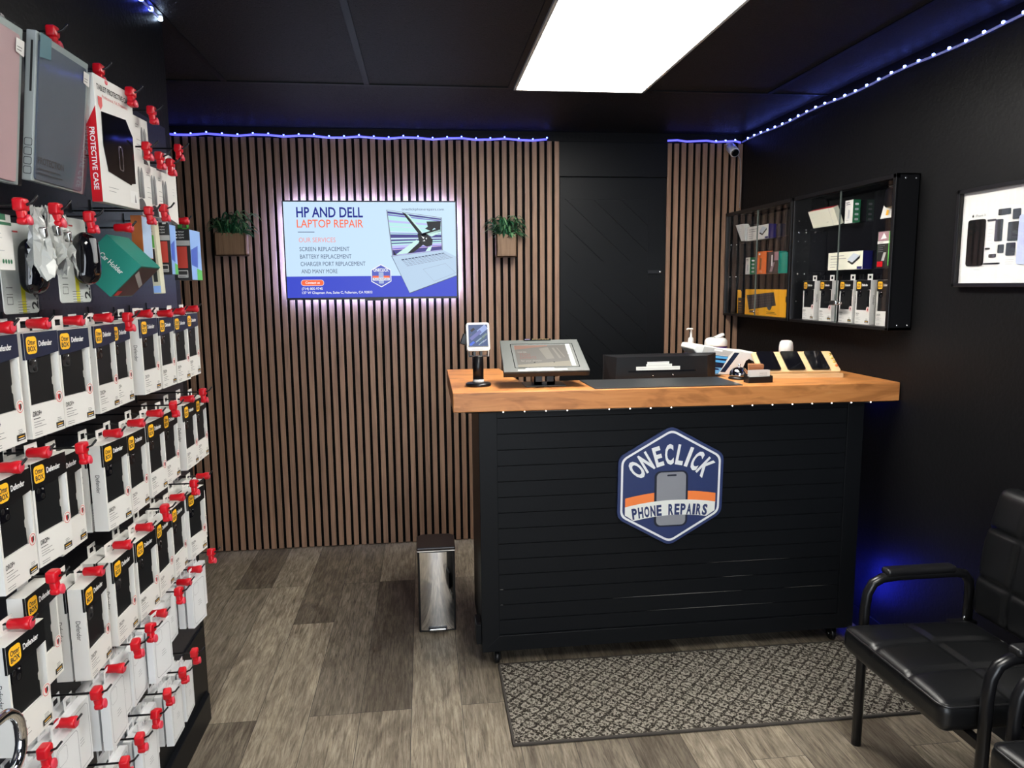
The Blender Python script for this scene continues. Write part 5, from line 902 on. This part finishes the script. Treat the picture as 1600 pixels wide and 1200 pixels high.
# ---------------------------------------------------------------- glass wall cabinets on the right wall
def cabinet(y0, y1, z0, z1, label, shelves, lock):     # y0 far end, y1 near end
    x0 = 1.851; t = thing('display_cabinet', label, 'cabinet', ((x0 + XR) / 2, (y0 + y1) / 2, z0)); X = T((-(x0 + XR) / 2, -(y0 + y1) / 2, -z0)); f = 0.018
    m = MB(); m.box(x0, XR - 0.001, y1, y1 + 0.004, z0, z1, BLKM, X); m.box(x0, XR - 0.001, y0 - 0.004, y0, z0, z1, BLKM, X); m.box(x0, XR - 0.001, y1, y0, z1 - 0.006, z1, BLKM, X); m.box(x0, XR - 0.001, y1, y0, z0, z0 + 0.012, BLKM, X); m.box(XR - 0.006, XR - 0.001, y1, y0, z0, z1, BLKG, X); obj('body', m, t, 0.001)
    m = MB(); m.box(x0 - 0.006, x0 + 0.012, y1, y0, z1 - f, z1, BLKM, X); m.box(x0 - 0.006, x0 + 0.012, y1, y0, z0, z0 + 0.012, BLKM, X); m.box(x0 - 0.006, x0 + 0.004, y1, y1 + f, z0, z1, BLKM, X); m.box(x0 - 0.006, x0 + 0.004, y0 - f, y0, z0, z1, BLKM, X); obj('frame', m, t, 0.001)
    ym = (y0 + y1) / 2; EDGE = M('glass_edge', (0.10, 0.12, 0.11), 0.15)
    for k, (a, b2, xx) in enumerate(((y0 - f, ym - 0.003, x0 + 0.004), (ym + 0.002, y1 + f, x0 + 0.009))):
        gd = obj('glass_door', MB().box(xx, xx + 0.003, b2, a, z0 + 0.012, z1 - f, GLASS, X), t); e = b2 if k == 0 else a
        obj('glass_edge', MB().box(xx - 0.0005, xx + 0.0035, e - 0.0014, e + 0.0014, z0 + 0.012, z1 - f, EDGE, X), gd)
    for s_ in shelves:
        obj('glass_shelf', MB().box(x0 + 0.016, XR - 0.008, y1 + 0.006, y0 - 0.006, s_ - 0.005, s_, GLASS, X), t)
    m = MB()
    for yy in (y0 - 0.012,):
        for s_ in shelves:
            for xx in (x0 + 0.03, XR - 0.03): m.cyl(0.005, 0, 0.012, STEEL, 10, X @ T((xx, yy + 0.012, s_ - 0.012)) @ RX(90))
        for q in range(5):
            for xx in (x0 + 0.03, XR - 0.03): m.cyl(0.002, 0, 0.002, STEEL, 8, X @ T((xx, yy + 0.008, z0 + 0.1 + q * 0.1)) @ RX(90))
    obj('shelf_pin', m, t)
    m = MB()
    for zz in (z0 + 0.02, z1 - 0.018):
        for xx in (x0 + 0.035, XR - 0.018): m.cyl(0.0045, 0, 0.002, STEEL, 12, X @ T((xx, y1, zz)) @ RX(90))
    obj('screw', m, t)
    m = MB()
    if lock: m.box(x0 - 0.003, x0 + 0.003, ym - 0.04, ym + 0.08, z0 + 0.098, z0 + 0.106, BLKM, X); m.rbox((0.016, 0.05, 0.022), 0.006, STEEL, 3, X @ T((x0 - 0.004, ym - 0.005, z0 + 0.102))); m.cyl(0.007, 0, 0.018, STEEL, 12, X @ T((x0 - 0.004, ym - 0.04, z0 + 0.102)) @ RX(90))
    else: m.rbox((0.012, 0.05, 0.012), 0.004, STEEL, 3, X @ T((x0 - 0.002, ym + 0.01, z0 + 0.035)))
    obj('lock', m, t); return t
cabinet(-0.03, -0.842, 1.37, 1.985, 'black glass-fronted wall cabinet beside the slat panel, keyboard box inside', (1.615, 1.808), False)
cabinet(-0.850, -1.66, 1.37, 1.985, 'black glass-fronted wall cabinet holding a row of phone-case boxes', (1.620, 1.825), True)
XS = 1.893; RR = RAD(-90)
def carton(name, label, cat, ya, yb, z0, h, d, fm, sm, prnt=None, x=XS, group=None, rot=None):
    t = thing(name, label, cat, (x, (ya + yb) / 2, z0), rot or (0, 0, RR), group); a = abs(ya - yb) / 2
    m = MB(); m.box(-a, a, 0, d, 0, h, fm); m.quad((a + 0.0004, 0, 0), (a + 0.0004, d, 0), (a + 0.0004, d, h), (a + 0.0004, 0, h), sm); m.quad((-a - 0.0004, d, 0), (-a - 0.0004, 0, 0), (-a - 0.0004, 0, h), (-a - 0.0004, d, h), sm); obj('carton', m, t)
    if prnt: m = MB(); prnt(m, a, h, d); obj('print', m, t)
    return t
for k, y in enumerate((-0.902, -1.057, -1.226, -1.355, -1.505)):
    case_box(CB, (XS, y - W1 / 2, 1.3825), RR, 'white phone-case box, %s from the far end, on the wall cabinet floor' % ORD[k], 'phone-case boxes in the wall cabinet')
def dock(m, a, h, d):
    lines(m, -a + 0.02, h - 0.018, 0.13, 2, 0.012, GINK, h=0.003); lines(m, -a + 0.02, h * 0.45, 0.06, 3, 0.012, GINK, h=0.002)
    m.poly([(0.02, h * 0.45), (0.06, h * 0.25), (a - 0.02, h * 0.6), (a - 0.02, h * 0.75)], -0.0008, INK); m.poly([(0.02, h * 0.55), (0.06, h * 0.38), (a - 0.02, h * 0.75), (a - 0.07, h * 0.9)], -0.001, M('dock_silver', (0.5, 0.55, 0.62), 0.4)); m.poly([(a - 0.04, 0.001), (a - 0.002, 0.001), (a - 0.002, 0.012), (a - 0.04, 0.012)], -0.0008, NAVC)
CRM = M('cream_box', (0.72, 0.72, 0.60), 0.45)
carton('dock_box', 'long cream box with docking station picture in the phone-case cabinet', 'box', -1.118, -1.391, 1.6205, 0.079, 0.045, CRM, NAVC, dock)
carton('dock_box', 'long white box with docking station picture in the keyboard cabinet', 'box', -0.236, -0.50, 1.8085, 0.078, 0.045, WHT, NAVC, dock)
def adapt(m, a, h, d):
    lines(m, -a + 0.008, h - 0.012, 0.035, 2, 0.008, INK, h=0.003); m.poly([(-0.008, 0.02), (0.006, 0.02), (0.01, h * 0.55), (-0.004, h * 0.6)], -0.0008, LINK); lines(m, -a + 0.01, 0.012, 0.03, 1, 0.01, GINK)
    Y = T((a, 0, 0)) @ RZ(90)
    for q in range(4): m.poly(rrect(d * 0.25, d * 0.75, h * (0.1 + 0.22 * q), h * (0.1 + 0.22 * q) + 0.009, 0.003), -0.0009, WINK if q == 3 else LINK, Y)
carton('adapter_box', 'small white and green adapter box on the phone-case cabinet top shelf', 'box', -1.237, -1.298, 1.8255, 0.10, 0.035, WHT, GRN, adapt)
carton('adapter_box', 'small white and green adapter box on the keyboard cabinet middle shelf', 'box', -0.226, -0.284, 1.6155, 0.097, 0.035, WHT, GRN, adapt)
def pink(m, a, h, d):
    m.poly([(-a + 0.003, h * 0.74), (a - 0.004, h * 0.74), (a - 0.004, h - 0.003), (-a + 0.003, h - 0.003)], -0.0006, M('photo_pink', (0.35, 0.2, 0.24), 0.4)); m.poly([(-0.02, h * 0.78), (0.0, h * 0.95), (0.02, h * 0.8)], -0.0008, WINK); m.poly([(-a, h * 0.66), (a, h * 0.66), (a, h * 0.73), (-a, h * 0.73)], -0.0006, WHT); lines(m, -a + 0.005, h * 0.685, 0.05, 1, 0.01, INK); lines(m, -a + 0.005, h * 0.60, 0.05, 4, 0.008, LINK); m.poly([(-0.01, h * 0.2), (0.008, h * 0.2), (0.022, h * 0.42), (0.004, h * 0.42)], -0.0008, GREYC); m.poly([(-a + 0.003, 0.006), (0.0, 0.006), (0.0, 0.028), (-a + 0.003, 0.028)], -0.0008, REDP); m.poly([(a - 0.006, 0.01), (a - 0.001, 0.01), (a - 0.001, h - 0.004), (a - 0.006, h - 0.004)], -0.0009, LGRN)
carton('media_box', 'tall black box with red corner beside the long cream dock box', 'box', -1.491, -1.572, 1.6205, 0.152, 0.04, NAVC if False else M('charger_black'), LGRN, pink)
t = thing('leaning_box', 'flat white box with red edge leaning on the cabinet top shelf', 'box', (1.906, -1.060, 1.8265), (0, 0, RR), None); t.rotation_euler = (RAD(22), 0, RR)
m = MB(); m.box(-0.112, 0.112, 0, 0.024, 0, 0.085, CRM); obj('carton', m, t); m = MB(); m.quad((-0.112, 0, 0.0855), (0.112, 0, 0.0855), (0.112, 0.024, 0.0855), (-0.112, 0.024, 0.0855), REDP); m.box(0.068, 0.069, -0.0006, 0, 0, 0.085, GREYC); lines(m, -0.09, 0.07, 0.02, 2, 0.02, LINK); lines(m, 0.02, 0.02, 0.03, 1, 0.01, INK); obj('print', m, t)
t = thing('mouse_blister', 'trapezoid computer mouse pack leaning on the phone-case cabinet top shelf', 'computer mouse', (1.915, -1.550, 1.8265), (RAD(-4), 0, RR)); m = MB(); m.prism([(-0.085, 0), (0.085, 0), (0.055, 0.13), (-0.05, 0.13)], 0.0, 0.004, WHT); obj('backing_card', m, t)
m = MB(); m.rbox((0.105, 0.036, 0.085), 0.017, BLKG, 6, T((0.012, -0.010, 0.080))); obj('mouse', m, t); m = MB(); lines(m, -0.035, 0.026, 0.03, 3, 0.006, INK); lines(m, 0.005, 0.026, 0.04, 3, 0.006, INK); m.poly([(-0.05, 0.012), (-0.034, 0.01), (-0.03, 0.03), (-0.046, 0.034)], -0.0006, YELC); obj('print', m, t)
# far cabinet
t = thing('leaning_box', 'small white box tipped over on the keyboard cabinet top shelf', 'box', (XS, -0.125, 1.8105), (0, 0, RR)); m = MB(); m.prism([(0.03, 0.002), (0.075, 0.002), (0.075, 0.075), (0.045, 0.102), (-0.058, 0.102)], 0, 0.035, WHTP); obj('carton', m, t); m = MB(); lines(m, 0.0, 0.07, 0.03, 2, 0.01, LINK); obj('print', m, t)
def orp(m, a, h, d):
    m.poly([(-a + 0.015, h - 0.02), (-a + 0.035, h - 0.02), (-a + 0.035, h - 0.008), (-a + 0.015, h - 0.008)], -0.0006, WINK); m.poly([(-0.022, 0.025), (0.0, 0.025), (0.004, 0.085), (-0.018, 0.09)], -0.0006, M('photo_rust', (0.25, 0.10, 0.04), 0.5)); lines(m, -0.03, 0.015, 0.05, 2, 0.006, WINK)
carton('orange_box', 'bright orange box on the keyboard cabinet middle shelf', 'box', -0.379, -0.480, 1.6155, 0.125, 0.04, ORG, ORG, orp)
def pic(m, a, h, d):
    m.poly([(-a, 0.0), (a, 0.0), (a, h), (-a, h)], -0.0006, M('photo_dark', (0.035, 0.025, 0.025), 0.3)); m.poly([(-0.03, 0.01), (0.0, 0.01), (0.03, 0.06), (0.0, 0.06)], -0.0008, M('photo_mauve', (0.3, 0.22, 0.25), 0.4)); m.poly([(-0.012, 0.04), (0.004, 0.04), (0.004, 0.10), (-0.012, 0.10)], -0.001, WINK); m.poly([(0.02, 0.07), (a, 0.07), (a, h - 0.004), (0.02, h - 0.004)], -0.0008, M('photo_pink'))
carton('photo_box', 'dark picture box between the orange and green boxes in keyboard cabinet', 'box', -0.492, -0.628, 1.6155, 0.118, 0.045, M('charger_black'), TEAL, pic)
carton('teal_box', 'teal box standing beside the dark picture box in keyboard cabinet', 'box', -0.640, -0.725, 1.6155, 0.108, 0.045, TEAL, TEAL)
def keyb(m, a, h, d):
    m.poly([(-a + 0.02, 0.10 + 0.012), (0.10, 0.132), (0.13, 0.06), (-a + 0.055, 0.028)], -0.0006, M('keyboard_print', (0.02, 0.02, 0.022), 0.4))
    for r in range(5):
        for q in range(12):
            u0, v0 = q / 12, r / 5
            def kk(u, v): a0 = (-a + 0.022 + u * 0.322, 0.11 + u * 0.02); b0 = (-a + 0.056 + u * 0.308, 0.032 + u * 0.03); return (a0[0] + (b0[0] - a0[0]) * v, a0[1] + (b0[1] - a0[1]) * v)
            m.poly([kk(u0 + 0.01, v0 + 0.16), kk(u0 + 0.07, v0 + 0.16), kk(u0 + 0.07, v0 + 0.03), kk(u0 + 0.01, v0 + 0.03)], -0.0008, M('key_print', (0.06, 0.05, 0.06), 0.4))
    m.poly([(0.055 + 0.028 * cos(2 * pi * k / 14), 0.056 + 0.024 * sin(2 * pi * k / 14)) for k in range(14)], -0.001, M('mouse_print', (0.04, 0.045, 0.05), 0.4)); m.poly([(0.045 + 0.008 * cos(2 * pi * k / 10), 0.062 + 0.007 * sin(2 * pi * k / 10)) for k in range(10)], -0.0012, M('key_print')); lines(m, 0.02, 0.02, 0.17, 2, 0.008, INK, h=0.003); m.poly([(a - 0.02, 0.08), (a - 0.012, 0.08), (a - 0.012, 0.11), (a - 0.02, 0.11)], -0.0008, M('keyboard_print'))
carton('keyboard_box', 'yellow box with black keyboard and mouse picture in wall cabinet', 'keyboard', -0.235, -0.745, 1.3825, 0.146, 0.038, YELC, YELC, keyb)
t = thing('accessory_box', 'thin black and yellow packet beside the yellow keyboard box', 'packaging', (XS, -0.178, 1.3825), (0, 0, RR)); m = MB(); m.box(-0.042, 0.042, 0, 0.02, 0, 0.095, M('charger_black')); m.prism([(-0.050, 0.0), (-0.042, 0.0), (-0.042, 0.13), (-0.055, 0.142)], 0, 0.02, YELC); obj('card', m, t); m = MB(); m.poly([(-0.03, 0.07), (0.0, 0.07), (0.0, 0.076), (-0.03, 0.076)], -0.0006, YELC); lines(m, -0.03, 0.05, 0.05, 3, 0.014, YELC); obj('print', m, t)

# ---------------------------------------------------------------- framed phone display on the right wall
t = thing('picture_frame', 'framed display of dismantled phone parts on white, beside the cabinets', 'picture', (XR, -2.15, 1.715), (0, 0, RR)); a, hh = 0.245, 0.172
m = MB()
for q in ((-a, a, -hh, -hh + 0.014), (-a, a, hh - 0.014, hh), (-a, -a + 0.014, -hh, hh), (a - 0.014, a, -hh, hh)): m.box(q[0], q[1], -0.03, 0.0, q[2], q[3], BLKM)
obj('frame', m, t, 0.0015)
obj('mount_board', MB().box(-a + 0.012, a - 0.012, -0.012, -0.002, -hh + 0.012, hh - 0.012, M('mount_white', (0.82, 0.82, 0.80), 0.5)), t)
obj('front_screen', MB().prism(rrect(-0.195, -0.118, -0.098, 0.062, 0.010), -0.018, -0.012, M('screen_black', (0.003, 0.003, 0.0035), 0.35, spec=0.15)), t)
PC = M('phone_part', (0.035, 0.035, 0.04), 0.35)
for q in ((-0.108, -0.072, 0.052, 0.058), (-0.072, -0.042, -0.018, 0.055), (-0.062, -0.012, 0.068, 0.088), (0.0, 0.03, 0.05, 0.083), (-0.016, 0.026, -0.02, 0.042), (-0.018, 0.018, -0.068, -0.026), (-0.054, -0.030, -0.058, -0.030), (-0.092, -0.062, -0.072, -0.060), (-0.110, -0.092, -0.044, -0.038), (-0.112, -0.044, -0.094, -0.090)):
    obj('phone_component', MB().prism(rrect(*q, 0.003), -0.016, -0.012, PC), t, 0.001)
obj('back_glass', MB().prism(rrect(0.03, 0.11, -0.098, 0.062, 0.010), -0.017, -0.012, M('pale_blue_glass', (0.55, 0.60, 0.85), 0.15)), t)
m = MB(); m.text('iPhone X', -0.168, 0.071, 0.0085, -0.0126, GINK, w=0.048); m.poly([(-0.180 + 0.0042 * cos(2 * pi * k / 12), 0.075 + 0.0046 * sin(2 * pi * k / 12)) for k in range(12)], -0.0126, INK); m.poly([(-0.1805, 0.080), (-0.178, 0.083), (-0.1785, 0.0795)], -0.0126, INK); lines(m, -0.105, 0.035, 0.028, 6, 0.012, LINK, -0.0126, h=0.0008); lines(m, -0.16, -0.112, 0.05, 1, 0.01, LINK, -0.0126, h=0.001); lines(m, -0.02, -0.082, 0.04, 3, 0.007, LINK, -0.0126, h=0.0008); obj('print', m, t)
obj('glass_pane', MB().box(-a + 0.012, a - 0.012, -0.027, -0.025, -hh + 0.012, hh - 0.012, GLASS), t)
